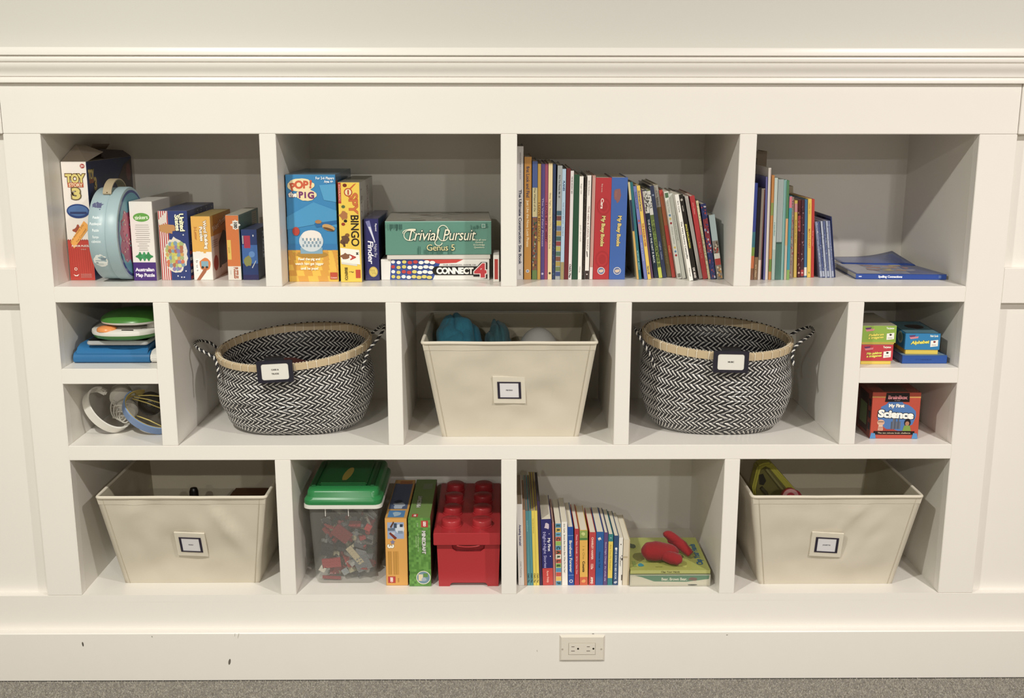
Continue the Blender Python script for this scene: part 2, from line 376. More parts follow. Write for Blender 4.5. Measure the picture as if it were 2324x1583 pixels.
for k in range(60): p.ell(rr.uniform(-3, 2.4), rr.uniform(-2.3, 2.3), .1, .1, rr.choice(['e8b8c8', 'f0e0c0', '6fc0c8', 'd8486a']), 6)
p.build('map_print', case)
def cyl(a, b, off): # a across the rim, b an angle from the bottom front, in inches along the rim
    t = b/RR; return Vector((a, -(RR+off)*math.cos(t), CZ+(RR+off)*math.sin(t)))
def RP(ins=0):
    q = P((0, 0, 0), (1, 0, 0), (0, 0, 1)); q.fn = lambda a, b, hh: cyl(a, b, hh-ins); return q
p = RP(.06)
p.blob(.72, 3.3, .5, .36, '5b5f84', 22, .25, 8); p.ell(1.02, 2.82, .07, .06, '5b5f84', 8)
for k, (t, w_) in enumerate((('Puzzle', .62), ('Puzzlespiel', 1.1), ('Puzzle', .62), ('Rompe-', .6), ('cabezas', .85))): p.text(t, .75, 2.0-k*.62+(.2 if k == 4 else 0), .36, 'e4eef0', fit=w_, bold=.02)
p.blob(.85, -2.3, .66, .72, 'e6eae6', 26, .08, 9); p.blob(1.15, -2.05, .22, .14, '7d93a0', 10, .3, 2); p.blob(.7, -2.7, .3, .14, 'c9d4d0', 10, .3, 6); p.blob(.45, -2.55, .16, .1, '7d93a0', 10, .3, 7)
p.build('rim_print', case)
# strap: an arch of leather over the top, riveted on both sides
hs = []
for k in range(25):
    t = -1.0+2.0*k/24; lift = .62*math.cos(t/1.0*PI/2)**.6 if abs(t) < 1 else 0
    hs.append((t, lift))
vs = []
for t, lift in hs:
    a = PI/2+t*.50+.02; q = RR+.03+lift*1.05
    for x_ in (.95, 1.75):
        for th in (0, .1): vs.append((x_, -math.cos(a)*(q+th)*-1, CZ+math.sin(a)*(q+th)))
fs = []
for k in range(24):
    a, b = 4*k, 4*k+4
    fs += [(a, a+2, b+2, b), (a+1, b+1, b+3, a+3), (a, b, b+1, a+1), (a+2, a+3, b+3, b+2)]
fs += [(0, 1, 3, 2), (96, 98, 99, 97)]
M('a89878').add(vs, fs).build('strap_handle', material('leather', .55, attr=True, bump=.3, bscale=200), case, smooth=True)
for sg in (-1, 1):
    a = PI/2+sg*.49; M('8a6a34').lathe([(.0, .16), (.09, .14), (.12, .06), (.12, 0)], 10).build('rivet', material('brass', .3, attr=True, metal=.9), case, loc=(1.35, math.cos(a)*-(RR+.08), CZ+math.sin(a)*(RR+.08)), rot=(-(a-PI/2) if sg > 0 else -(a-PI/2), 0, 0))
# clear plastic bag lying against the case
CLEAR = bpy.data.materials.new('clear_plastic'); CLEAR.use_nodes = True
_n = CLEAR.node_tree; _b = _n.nodes['Principled BSDF']; _b.inputs['Base Color'].default_value = rgb('c9c9c4'); _b.inputs['Roughness'].default_value = .18
_t = _n.nodes.new('ShaderNodeBsdfTransparent'); _t.inputs[0].default_value = (.93, .93, .92, 1); _m = _n.nodes.new('ShaderNodeMixShader'); _m.inputs[0].default_value = .17
_n.links.new(_t.outputs[0], _m.inputs[1]); _n.links.new(_b.outputs[0], _m.inputs[2]); _n.links.new(_m.outputs[0], _n.nodes['Material Output'].inputs[0])
# 3 white box with purple band
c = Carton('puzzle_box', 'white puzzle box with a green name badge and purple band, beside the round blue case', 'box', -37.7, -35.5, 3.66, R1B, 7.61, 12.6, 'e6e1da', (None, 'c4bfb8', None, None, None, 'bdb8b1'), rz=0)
f = c.front; W = c.W
f.rect(.01, .01, W-.01, 1.78, '4a2a78'); f.text('Australian', W/2, 1.08, .46, 'f2ecf4', bold=.03, fit=1.8); f.text('Map Puzzle', W/2, .55, .46, 'f2ecf4', bold=.03, fit=1.8)
f.ell(1.1, 6.1, .78, .42, '5fa33c', 24); f.text('tinkers', 1.1, 6.1, .5, 'e4f0d4', bold=.02, fit=1.25, rot=3)
for k in range(13):
    ww = [.62, .66, .7, .6, .7, .66, .6, .7, .66, .4, .55, .4, .45][k]; f.rect(1.12-ww, 5.35-k*.2, 1.12+ww, 5.39-k*.2, '9a948c')
for k, cc in ((.75, '2f8a4c'), (1.15, '37985a'), (1.55, '2f8a4c')): puzzle_piece(f, k, 2.35, .33, cc, .3*k)
c.done()
# 4 United States puzzle
c = Carton('puzzle_box', 'worn map puzzle box with red and white stripes and a blue starry side', 'box', -35.12, -32.3, 3.98, R1B, 6.7, 9.8, 'e4dfd8', (None, '8a8a98', None, None, None, '2b3a6e'))
f = c.front; W = c.W; H = c.H
f.rect(.95, .01, W-.01, H-.01, '2c3d78')
for k in range(5): f.poly([(.04+.2*k, .02), (.14+.2*k, .02), (.14+.2*k, H-.02), (.04+.2*k, H-.02)], 'b83434')
f.blob(.85, 5.0, .75, .5, 'c08a4c', 18, .22, 12); f.poly([(.02, H-.9), (.9, H-.02), (.8, H-1.1), (.1, H-1.4)], 'd8cfc4')
f.blob(1.5, 2.5, 1.12, 1.65, 'dcd4c4', 30, .12, 13); rr = random.Random(11)
pal = ['b8b85a', 'd09a4a', 'c8d07a', '7a9ab0', 'b06a4a', '5a8a7a', 'c8c04a', 'a0b070', 'd0704a', '8a7ab0']
for i in range(6):
    for j in range(8):
        a, b = .72+i*.28+rr.uniform(-.05, .05), 1.15+j*.34+rr.uniform(-.05, .05)
        if ((a-1.5)/1.02)**2+((b-2.5)/1.5)**2 < 1: f.blob(a, b, .19, .22, rr.choice(pal), 7, .2, i*9+j)
f.text('United', 2.28, 5.6, .62, 'f0f0c8', rot=-88, bold=.04, line='1c2450', fit=1.7); f.text('States', 1.85, 5.55, .55, 'f0f0c8', rot=-88, bold=.04, line='1c2450', fit=1.5)
for a, b in ((1.6, .42), (1.95, .3), (2.4, .9), (2.2, .3), (2.35, 4.4), (1.7, 6.3), (2.5, 3.1)): f.poly([(a+.1*(1 if k % 2 == 0 else .42)*math.sin(k*PI/5), b+.1*(1 if k % 2 == 0 else .42)*math.cos(k*PI/5)) for k in range(10)], 'e8e8f0')
rr = random.Random(2); r = c.right
for k in range(26): r.ell(rr.uniform(.3, 9.4), rr.uniform(3.4, H-.2), .08, .08, 'c8ccd8', 6)
for k in range(5): r.rect(.05, .1+k*.6, 9.7, .4+k*.6, 'd8d2cc' if k % 2 else 'b83434')
t = c.top
t.rect(.05, .05, W-.05, 9.7, '35436e')
c.done()
# 5 word puzzle box
c = Carton('puzzle_box', 'yellow and white word puzzle box between the map puzzle and the orange box', 'box', -32.0, -30.15, 3.98, R1B, 6.17, 8, 'e9e4dc', (None, 'a58a3a', None, None, None, 'd6d0c6'))
f = c.front; W = c.W; H = c.H
f.rect(.01, 2.75, W-.01, H-.01, 'e2a83a'); f.rect(.35, 2.6, .75, 2.8, 'e9e4dc'); f.rect(1.05, 2.62, 1.3, 2.76, 'e2a83a')
f.text('Word Building', 1.35, 4.4, .42, 'f4ead8', rot=-88, bold=.04, line='6a3a1c', lw=.06, fit=2.7); f.text('Puzzles', .95, 4.5, .42, 'f4ead8', rot=-88, bold=.04, line='6a3a1c', lw=.06, fit=1.4)
f.text('3-Letter', .42, 4.55, .36, 'b8701c', rot=-88, bold=.02, fit=1.3)
f.blob(1.15, 1.55, .55, .62, 'd87a34', 16, .08, 3); f.rect(.2, .75, .62, 2.1, 'f2efe8'); f.text('b u s', .4, 1.4, .3, '4a4a4a', rot=-88, fit=1.1); f.rect(.78, 1.3, 1.45, 1.85, '7fa8b8'); f.ell(.9, 1.25, .13, .13, '3a3a3a', 12); f.ell(1.3, 1.25, .13, .13, '3a3a3a', 12)
f.poly([(.25, .02), (.6, .02), (1.2, .8), (1.35, 1.2), (1.0, 1.1)], 'a8623c')
r = c.right; r.rect(.02, 4.2, 7.9, H-.02, 'c89838'); r.text('Word Puzzles', 3.4, 5.2, .8, 'e8dcc0', rot=8, bold=.04, line='5a4a2c', fit=5.4); r.ell(1.4, 1.5, .9, .75, 'a83a30', 20)
r.poly([(2.6, .8), (7.2, 1.2), (7.4, 3.8), (4.6, 4.4), (2.8, 3.4)], '3c3630'); r.rect(3.4, .25, 7.2, 1.0, 'e4dfd4')
for k in range(4): r.rect(.4, 3.7-k*.2, 2.4, 3.76-k*.2, '8a8478')
c.done()
# 6 orange box
c = Carton('puzzle_box', 'narrow orange hundred piece puzzle box near the right divider of the top left cubby', 'box', -28.68, -27.4, 3.96, R1B, 6.28, 8.5, 'd8742c', (None, 'b0b4ac', None, None, None, '6f8f90'))
f = c.front; W = c.W
f.rect(.01, .01, W-.01, 1.35, 'e6e0d6'); f.text('PUZZLES', .78, .72, .55, 'b0552c', rot=-90, bold=.05, fit=1.1); f.text('ocean', .3, .75, .2, 'a8a098', rot=-90)
f.rect(.68, 4.95, 1.22, 5.75, 'e2ded6'); puzzle_piece(f, .94, 5.35, .36, 'e2ded6'); f.text('100', .96, 5.35, .42, '2a2a2a', rot=-90, bold=.04, fit=.62)
f.rect(.06, 2.0, .42, 3.9, 'e4c04a'); f.text('puzzle', .24, 2.9, .24, '9a6a20', rot=-90)
r = c.right; r.rect(.1, 4.4, 5.4, 6.1, '58807f'); r.rect(5.6, 4.4, 7.6, 6.1, 'a09c90')
for k in range(6): r.rect(5.8, 4.7+k*.22, 7.2, 4.75+k*.22, '6a665c')
t = c.top; t.rect(.02, .02, W-.02, 8.4, 'b9b5a6')
c.done()
# 7 blue box
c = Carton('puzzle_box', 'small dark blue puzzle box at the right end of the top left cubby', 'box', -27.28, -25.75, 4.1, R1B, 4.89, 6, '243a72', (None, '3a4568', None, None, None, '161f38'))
f = c.front; W = c.W
f.rect(.02, 1.6, W-.02, 3.4, '3a68ac'); f.rect(.02, .02, W-.02, .5, '2e2a5c'); f.rect(.25, 3.1, .85, 4.3, 'b02a48'); f.rect(.1, 3.5, .2, 4.3, 'b8b8b0')
f.blob(.6, 1.9, .38, .6, '8a8a4a', 12, .3, 4); f.poly([(.9, 1.2), (1.3, 1.9), (1.34, 1.86), (.96, 1.14)], 'c8ccd0'); f.ell(.95, 2.5, .3, .3, '5c8cc8', 14); f.ell(1.15, 4.3, .06, .1, 'd8dce0', 8)
r = c.right; r.text('PUZZLE', 2.6, 3.2, .9, 'a8b4c8', rot=-90, bold=.04, fit=2.6)
c.done()
# ---------------------------------------------------------------- top row, second cubby
c = Carton('game_box', 'tall bright blue children\'s game box with a yellow checkered floor at its bottom', 'box', -22.6, -17.85, 3.02, R1B, 10.2, 10.6, '2f86be', (None, '5f7d90', None, None, '1c2030', '27587c'), mat=GLOSS)  # near-black left face: the shadow along that edge is put into the colour
f = c.front; W = c.W; H = c.H
f.rect(.0, .0, W, 3.1, 'e8b830')
rows = [(0, .55), (.55, 1.1), (1.1, 1.65), (1.65, 2.1), (2.1, 2.5), (2.5, 2.8), (2.8, 3.05)]
for j, (b0, b1) in enumerate(rows):
    n = 5+j; w_ = W/n*1.0
    for i in range(n+1):
        if (i+j) % 2:
            a0 = max(0, i*w_-.25*j*.3); a1 = min(W, a0+w_)
            if a1 > a0+.05: f.poly([(a0, b0), (a1, b0), (max(0, min(W, a1-.12)), b1), (max(0, a0-.12), b1)], 'd89a28')
f.rect(0, 3.05, W, 3.6, '2c7ab4'); f.poly([(0, 6.2), (2.6, 7.6), (W, 6.8), (W, 5.2), (3.2, 5.6), (0, 5.0)], '3f97ca'); f.poly([(3.6, 7.8), (W, 7.6), (W, 9.3), (3.2, 9.2)], '49a0d0')
f.poly([(2.6, 5.6), (W, 5.9), (W, 5.5), (2.8, 5.2)], '1f6aa6')
f.blob(1.45, 9.2, 1.25, .62, 'ecd9a4', 26, .06, 2); f.blob(1.95, 8.28, .95, .55, 'ecd9a4', 26, .06, 6)
for ch, a, b, ro, sz in (('P', .68, 9.05, 14, .95), ('O', 1.27, 9.25, 4, 1.0), ('P', 1.9, 9.25, -4, .95), ('!', 2.38, 9.3, -6, 1.0)): f.text(ch, a, b, sz, 'd05a34', rot=ro, bold=.05)
f.text('the', .66, 8.32, .62, 'f2ece0', bold=.05, line='6a3a5c', lw=.05)
for ch, a, b, sz in (('P', 1.42, 8.3, .8), ('i', 1.84, 8.3, .8), ('G', 2.38, 8.25, .85)): f.text(ch, a, b, sz, '7a3470', bold=.05)
f.text('For 2-6 Players', 3.75, 9.86, .34, 'eef4f8', bold=.02, fit=1.75); f.text('Ages 4+', 4.1, 9.54, .34, 'eef4f8', bold=.02, fit=.85)
f.ell(2.3, 2.62, 1.5, .32, 'b08428', 24); f.rect(1.2, 2.7, 3.3, 3.3, '7fa6bc'); f.ell(2.25, 3.9, 1.15, 1.0, 'c8d2d8', 28); f.ell(2.3, 4.4, .95, .55, 'e7e0da', 20)
for i in range(5):
    for j in range(3): f.rect(1.4+i*.36+(j % 2)*.18, 3.35+j*.3, 1.56+i*.36+(j % 2)*.18, 3.6+j*.3, '7f98aa')
f.ell(3.95, 5.2, .62, .3, 'c89a58', 18, -.3); f.ell(3.95, 5.05, .55, .12, '6a4a2c', 14, -.3); f.ell(3.0, 5.75, .32, .18, 'b07c44', 12); f.ell(.85, 4.85, .34, .42, 'b83e30', 14)
f.text('Feed the pig and', 2.0, 2.2, .34, 'f6f0d8', bold=.03, fit=2.1); f.text('watch him get bigger', 2.0, 1.75, .34, 'f6f0d8', bold=.03, fit=2.7); f.text('until he pops!', 2.0, 1.3, .34, 'f6f0d8', bold=.03, fit=1.7)
f.rect(3.95, .25, 4.65, .9, 'c04a2c'); f.text('Goliath', 4.3, .4, .2, 'f0e0d0', fit=.6)
c.right.rect(.05, .1, 10.5, 9.2, '2a5f88')
c.right.rect(.3, 8.9, 1.2, 9.6, 'a04a34')
c.done()
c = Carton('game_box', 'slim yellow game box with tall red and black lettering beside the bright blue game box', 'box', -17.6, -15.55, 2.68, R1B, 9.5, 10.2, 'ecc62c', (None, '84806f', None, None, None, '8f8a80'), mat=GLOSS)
f = c.front; W = c.W
f.rect(.0, 7.5, .28, 9.45, 'b83a2c'); f.text('SCHOLASTIC', .14, 8.5, .22, 'e8c8b0', rot=-90, fit=1.6)
f.text('SPY', 1.42, 7.55, 1.15, 'd06a28', rot=-90, bold=.03, fit=1.9, line='a8401c', lw=.02); f.poly([(1.5, 9.3), (1.75, 9.4), (1.0, 8.6), (.9, 8.75)], 'cc5a24')
f.ell(.95, 8.55, .4, .4, 'b8401c', 20); f.ell(.95, 8.55, .3, .3, 'e8d8a0', 20); f.text('I', .95, 8.55, .55, 'b8301c', bold=.08)
f.text('BINGO', 1.5, 4.95, 1.05, '33281c', rot=-90, bold=.02, fit=3.0)
for a, b, cc, ra in ((.65, 9.2, '7a2c1c', .2), (.45, 7.2, '5a6a3c', .18), (.62, 5.85, '2c2620', .17), (.4, 5.55, '9a3420', .18), (.75, 4.5, '8a5a2c', .22)): f.ell(a, b, ra, ra*.85, cc, 12)
f.blob(.45, 6.4, .42, .38, 'b0703c', 14, .3, 3); f.blob(.5, 4.0, .42, .4, '6a4a34', 14, .3, 5); f.poly([(.3, 3.9), (.5, 3.9), (.55, 3.4), (.35, 3.4)], '5a3c2c')
f.poly([(.05, 3.3), (1.85, 3.1), (1.9, 1.7), (.1, 1.9)], 'eeeae0'); f.poly([(.1, 1.95), (1.6, 1.72), (1.62, 1.55), (.12, 1.75)], 'd8d4ca'); f.text('A', 1.25, 2.4, .7, 'b8342c', rot=-90, bold=.05); f.text('M', 1.65, 2.75, .3, '2a2a2a', rot=-90, bold=.06); f.blob(.5, 2.5, .45, .3, '8a5a3c', 12, .3, 8)
f.text('BRIARPATCH', .55, .8, .4, '4a3c20', rot=-90, fit=1.25, bold=.02); f.rect(1.45, .4, 1.9, 1.2, 'c4442c'); f.text('?', 1.05, 1.0, .6, '5a4420', rot=-90)
c.right.poly([(.2, 3), (3, 4.2), (2.6, 7.6), (.2, 7.4)], 'a8a49c'); c.right.text('I SPY', 1.2, 7.6, 1.2, '5a544c', rot=-90, fit=2.6); c.right.text('BINGO', 5.8, 7.4, 1.4, '7a3c30', rot=-86, fit=3)
c.done()
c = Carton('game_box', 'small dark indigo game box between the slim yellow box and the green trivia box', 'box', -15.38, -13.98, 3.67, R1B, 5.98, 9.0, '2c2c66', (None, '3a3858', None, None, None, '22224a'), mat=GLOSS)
f = c.front; W = c.W
f.poly([(.15, 5.7), (.55, 5.8), (1.05, 3.7), (.98, 3.62)], '7a7cb0'); f.poly([(.4, 5.2), (.62, 5.2), (1.05, 3.75), (1.0, 3.65)], 'd8dae8')
f.text('Playmind', 1.15, 5.15, .22, 'dcdce8', rot=-90, bold=.02); f.text('Night Sky', 1.08, 2.9, .34, 'c8c8dc', rot=-90, fit=1.3); f.text('Finder', .6, 2.8, .72, 'ecebf4', rot=-90, bold=.02, shear=.15, fit=2.2)
f.ell(.8, .85, .42, .5, 'd8b848', 22); f.ell(.8, .85, .36, .43, '8a7430', 22); f.ell(.8, .85, .34, .41, 'e0c458', 22)
for k in range(3): f.text('Space guide', .65+.15*k, .85, .12, '6a5420', rot=-70)
c.top.rect(.1, .1, W-.1, 8.9, '44406c'); c.top.text('Planets', .7, 3, .5, '9a98b0')
c.done()
# trivia box lying on a board game box
c4 = Carton('game_box', 'white game box printed with red, yellow and white discs, under the green trivia box', 'box', -13.88, -3.38, 4.0, R1B, 2.02, 10.0, 'e4e1dc', None, mat=GLOSS)
f = c4.front; W = c4.W; H = c4.H
f.poly([(1.0, H-.02), (5.9, H-.02), (5.0, .02), (.85, .02)], '34509a')
f.poly([(4.0, H-.01), (8.0, H-.01), (7.3, 1.68), (5.6, 1.6)], 'c83c34')
rr = random.Random(4); cols = ['d8c85a', 'c03a38', 'ece9e2', 'd8c85a', 'c03a38', 'd8c85a', 'ece9e2']
for i in range(8):
    for j in range(4):
        a = 1.15+i*.5+.12*j*(i/8); b = .27+j*.48-(.06 if i % 2 else 0)
        if b < H-.2 and a < 5.6-(.25*(3-j)): f.ell(a, b+.04, .2+.012*i, .19, '26397a', 16); f.ell(a+.03, b+.06, .19+.012*i, .17, cols[(i*3+j*2) % 7] if i < 5 else ('ece9e2' if j > 0 else 'd8c85a'), 16)
f.rect(5.35, .5, 9.55, 1.35, '1e1c1c'); f.ell(5.4, .92, .42, .42, '1e1c1c', 20); f.text('CONNECT', 7.15, .92, .82, 'f2efe9', bold=.05, fit=3.55)
f.poly([(8.95, .35), (9.95, .35), (9.95, .15), (10.3, .15), (10.3, 1.75), (9.7, 1.75), (8.95, .9)], '241e20'); f.text('4', 9.62, .95, 1.75, 'c8303a', bold=.05, fit=1.0, line='ece0dc', lw=.04)
f.text('THE ORIGINAL GAME OF', 7.6, 1.5, .15, '3a3030', fit=3.2)
c4.top.rect(.1, .1, W-.1, 9.9, 'b8a8a0'); c4.top.rect(2.2, .0, 7.6, 1.2, 'a86a50')
c4.done()
bt = R1B+2.04
tr = Carton('game_box', 'sea green trivia game box with cursive lettering lying on the white disc game box', 'box', -13.35, -3.15, 3.6, bt, 3.25, 9.6, '568c7c', (None, '8c8a80', None, None, None, '4a4a44'), rz=math.radians(3.0), rot=(0, 0, math.radians(2.2)), body='lid')
tr.body.location.z = .45*S
M('cfcac2').box(.12, tr.W-.12, .1, 9.5, 0, 1.2).build('tray', PRINT, tr.r, bevel=.03)
f = tr.front; f.o = Vector((0, 0, .45)); W = tr.W
f.rect(.02, 3.15, W-.02, 3.23, '7fb0a4')
rr = random.Random(3)
for k in range(34): a = rr.uniform(.05, 1.6); f.rect(a, 2.3+rr.random()*.3, a+.04, 2.95, '2f5f54')
for k in range(34): a = rr.uniform(3, 6.4); f.rect(a, .08, a+.05, .25+rr.random()*.7, '3b7062')
for k in range(26): a = rr.uniform(8.2, 9.9); f.rect(a, 2.45+(a-8.2)*.12, a+.05, 2.6+rr.random()*.3+(a-8.2)*.12, '3b7062')
f.text('Trivial', 3.45, 1.95, 1.55, 'ece6cc', shear=.28, fit=3.1, line='28443c', lw=.03); f.text('Pursuit', 7.0, 1.95, 1.55, 'ece6cc', shear=.28, fit=3.1, line='28443c', lw=.03)
def swirl(a, b, ra, rb, t0, t1, w_=.05):
    n = 26; pts = [(a+ra*math.cos(t0+(t1-t0)*k/n), b+rb*math.sin(t0+(t1-t0)*k/n)) for k in range(n+1)]
    o_ = []; i_ = []
    for k in range(n):
        (x0_, y0_), (x1_, y1_) = pts[k], pts[k+1]; L_ = math.hypot(x1_-x0_, y1_-y0_) or 1; nx, ny = -(y1_-y0_)/L_*w_/2, (x1_-x0_)/L_*w_/2
        f.m.add([f.pt(x0_+nx, y0_+ny, f.h), f.pt(x1_+nx, y1_+ny, f.h), f.pt(x1_-nx, y1_-ny, f.h), f.pt(x0_-nx, y0_-ny, f.h)], [(0, 1, 2, 3)], 'ece6cc')
    f.up()
swirl(2.35, 1.9, .55, .5, .4, 5.6, .07); swirl(2.6, 2.15, .9, .35, 1.2, 3.4, .06); swirl(5.55, 2.1, .55, .75, 0, 2*PI*.93, .07); swirl(5.1, 1.2, .35, .3, 2.2, 6.2, .07)
f.text('Genus 5', 5.3, .72, .85, 'e6dc9c', fit=2.75, line='24382f', lw=.03)
for k, t in enumerate(('a box all new', 'General', 'Knowledge', 'Questions')): f.text(t, 9.0, 1.45-k*.24, .24, 'dcdcc0', fit=(1.35, .75, 1.1, 1.0)[k])
f.rect(9.25, 2.6, 9.6, 2.95, 'b8ccc0'); f.rect(9.29, 2.64, 9.56, 2.91, '5b8f80')
t = tr.top; t.o = Vector((0, 0, tr.H+.45)); t.rect(.1, .1, W-.1, 9.5, '908c80'); rr = random.Random(8)
for k in range(22): t.blob(rr.uniform(.5, 9.6), rr.uniform(.6, 9), rr.uniform(.3, .9), rr.uniform(.3, .8), rr.choice(['a8a094', '7c7468', '8a7a6c', '98988c']), 9, .3, k)
tr.done()
c = Carton('card_box', 'small white and red card box squeezed against the divider beside the white disc game box', 'box', -2.98, -2.42, 2.77, R1B, 2.58, 4, 'e8e3dc', None)
c.front.rect(.12, .25, .45, 2.2, 'b8342c'); c.done()
# ---------------------------------------------------------------- books
def tilt(bl, br, yb, tl, yt, zb, crop, Y=None):
    x0, y0, s = crop
    q = lambda a, b: (x0+a*s, y0+b*s)
    L, R_, T_ = q(bl, yb), q(br, yb), q(tl, yt)
    if Y is None: Y = ATZ((L[0]+R_[0])/2, L[1], zb).y
    A, B, T = AT(*L, Y), AT(*R_, Y), AT(*T_, Y)
    th = math.atan2(T.x-A.x, T.z-zb)
    if abs(th) < .012: th = 0
    return Y, A.x, max(.1, (B.x-A.x)*math.cos(th)), math.hypot(T.x-A.x, T.z-zb) if th else T.z-zb, th
def make_book(label, x, Y, zb, w_, h, th, dep, col, pages='ded6c4', inset=.08, bands=(), texts=(), extra=None, group=None, name='book', rz=0, board=.05, side=None, mat=None, x1lab=None):
    lift = w_*math.sin(abs(th)) if th > 0 else 0
    if th > 0: # right-hand bottom edge carries the book: rotate about it
        x = x+w_*(1-math.cos(th))
    r = thing(name, label, 'book', (x, Y, zb+lift), 0, group, rot=(0, th, rz))
    mt = mat or GLOSS
    t = min(board, w_*.3)
    m = M(col).box(0, t, 0, dep, 0, h, col).box(w_-t, w_, 0, dep, 0, h, side or col).box(t, w_-t, 0, t, 0, h, col)
    m.build('cover', mt, r)
    M(pages).box(t, w_-t, t, dep-inset, inset*.7, h-inset).build('page_block', PAPER, r)
    p = P((0, 0, 0), (1, 0, 0), (0, 0, 1)); used = False
    for v0, v1, c in bands: p.rect(.004, v0*h, w_-.004, v1*h, c); used = True
    for tx in texts:
        s_, v, fit, k, c = tx[:5]; o = tx[5] if len(tx) > 5 else {}
        p.text(s_, w_*o.get('u', .5), v*h, w_*k, c, rot=-90, fit=fit*h, bold=o.get('b', .015), line=o.get('line')); used = True
    if extra: extra(p, w_, h); used = True
    if used: p.build('spine_print', r, mt)
    return r
C3 = (1150, 290, .23372); C4 = (1400, 290, .23372); C5 = (1690, 290, .23666); CC3 = (1160, 1030, .21515)
def bk(crop, zb, bl, br, yb, tl, yt, col, label, **k):
    Yf = k.pop('Y', None); dep = k.pop('dep', 9)
    Y, x, w_, h, th = tilt(bl, br, yb, tl, yt, zb, crop, Yf)
    row = k.pop('row', None)
    if row is not None: # keep clear of the neighbour on the left
        if row:
            px_, pw, pt_, ph = row[-1]
            line = lambda z: px_+pw/math.cos(pt_)+z*math.tan(pt_)+.012
            d = line(0)-x
            if d > 0: x += d; w_ = max(.13, w_-d)
            z = min(ph*math.cos(pt_), h*math.cos(th)); d = line(z)-(x+z*math.tan(th))
            if d > 0: th = math.atan2(line(z)-x, z)
        row.append((x, w_-.015, th, h))
    return make_book(label, x, Y, zb, w_-.015, h, th, dep, col, **k)
G3 = 'books standing in the third cubby of the top row'
def squares(p, w_, h):
    cs = ['3a4a7a', '6a7a4a', 'a08a3a', '7a4a3a', '4a6a5a', 'a8a04a', '8a3a3a', '3a5a5a', '9a7a3a', '5a6a8a', 'b0a040', '6a3a3a', '3a5a6a']
    for k, c_ in enumerate(cs): p.rect(.01, (.03+k*.045)*h, w_-.01, (.068+k*.045)*h, c_)
def dots(p, w_, h):
    for v, c_ in ((.73, '5a8ab0'), (.69, 'd0b858'), (.64, 'a03038'), (.36, 'd0b858'), (.315, '5a8ab0'), (.27, 'b03038')): p.ell(w_/2, v*h, w_*.26, w_*.26, c_, 14)
    p.rect(.05, h*.93, w_-.05, h*.985, '4a6a4a'); p.rect(.12, h*.94, w_-.3, h*.98, 'c8c060'); p.rect(.06, .12, w_-.06, h*.06, '7a7a70')
def art(seed, v0=0, v1=1, pal_=('8a4a3c', '4a6a8a', 'c0a860', '3c4a3c', 'b0a898', '6a5a7a'), n=40):
    def fn(p, w_, h):
        r_ = random.Random(seed)
        for _ in range(n): p.blob(r_.uniform(.15, .85)*w_, r_.uniform(v0+.02, v1-.02)*h, w_*.14, w_*r_.uniform(.12, .3), r_.choice(pal_), 7, .25, r_.random()); p.h -= p.st*.8
    return fn
def medal(c1='c8ccd4', v=.05):
    def fn(p, w_, h):
        p.ell(w_/2, v*h, w_*.24, w_*.24, 'd8d4d0', 18); p.ell(w_/2, v*h, w_*.2, w_*.2, '5a6a9a', 18); p.blob(w_/2, v*h, w_*.13, w_*.12, 'd0b8a0', 9, .3, 2)
    return fn
Z1 = R1B
row3 = []; T3 = lambda *a, **k: bk(C3, Z1, *a, Y=4.3, row=row3, **k)
T3(100, 160, 1470, 102, 180, 'dcdcde', 'tall white construction picture book first from the left in the third top cubby', texts=[('The Ultimate Construction Site Book', .40, .56, .62, '3a3f58', {'b': .03}), ('ANNE-SOPHIE BAUMANN & DIDIER BALICEVIC', .855, .2, .26, '7a7a84'), ('twirl', .055, .045, .5, '8a8a90')], pages='e0dcd4')
T3(168, 238, 1468, 183, 283, 'c98e34', 'tall mustard yellow book with handwritten spine lettering in the third top cubby', texts=[('first Look and Find', .80, .25, .62, '3c3a58', {'b': .02}), ('Just Like the Nova Look Pirates', .46, .38, .48, 'f0dcb0', {'b': .02})], extra=lambda p, w_, h: (p.ell(w_/2, .07*h, w_*.24, w_*.24, 'e4dcd0', 16), p.ell(w_/2, .07*h, w_*.16, w_*.16, '8a9ab8', 12)))
def oz(p, w_, h):
    p.rect(.01, .535*h, w_-.01, .78*h, 'd8cf9c'); p.rect(.01, .0, w_-.01, .53*h, '8a5a40'); art(3, 0, .52, ('8a4a3c', '4a5a6a', '3c4a3c', 'c8b058', '6a7a4a', 'a0a8a0'), 60)(p, w_, h); p.rect(.01, 0, w_-.01, .08*h, '6a8a4a')
    p.text('The Wizard of Oz', w_/2, .68*h, w_*.5, '4a4a3c', rot=-90, fit=.2*h)
T3(245, 295, 1468, 260, 325, '4f66a6', 'book with a blue top, cream title and painted lower spine, right of the mustard one', extra=oz)
T3(297, 327, 1466, 308, 350, 'd0a43e', 'thin yellow book with brown capital lettering in the third top cubby', texts=[('I LOVE MY DADDY', .50, .34, .8, '7a4418', {'b': .03})])
T3(328, 365, 1465, 343, 350, '584684', 'thin purple book between the thin yellow and the mauve one', texts=[('The Very Fairy Princess', .5, .42, .6, 'b4a4cc')], extra=lambda p, w_, h: p.ell(w_/2, .05*h, w_*.3, w_*.3, 'c0b8d8', 14))
T3(366, 396, 1465, 378, 350, '94405c', 'thin mauve pink book with dark capitals in the third top cubby', texts=[('I LOVE MY MOMMY', .5, .34, .8, '5a1830', {'b': .03})])
T3(398, 438, 1465, 412, 345, 'dcc794', 'cream book with small lettering right of the mauve one', texts=[('Sleep Tight, Sleepy Bears', .62, .26, .5, '8a7a58'), ('The Story and the Song', .38, .22, .45, '8a7a58')], extra=lambda p, w_, h: p.ell(w_/2, .055*h, w_*.3, w_*.3, '4a4438', 14))
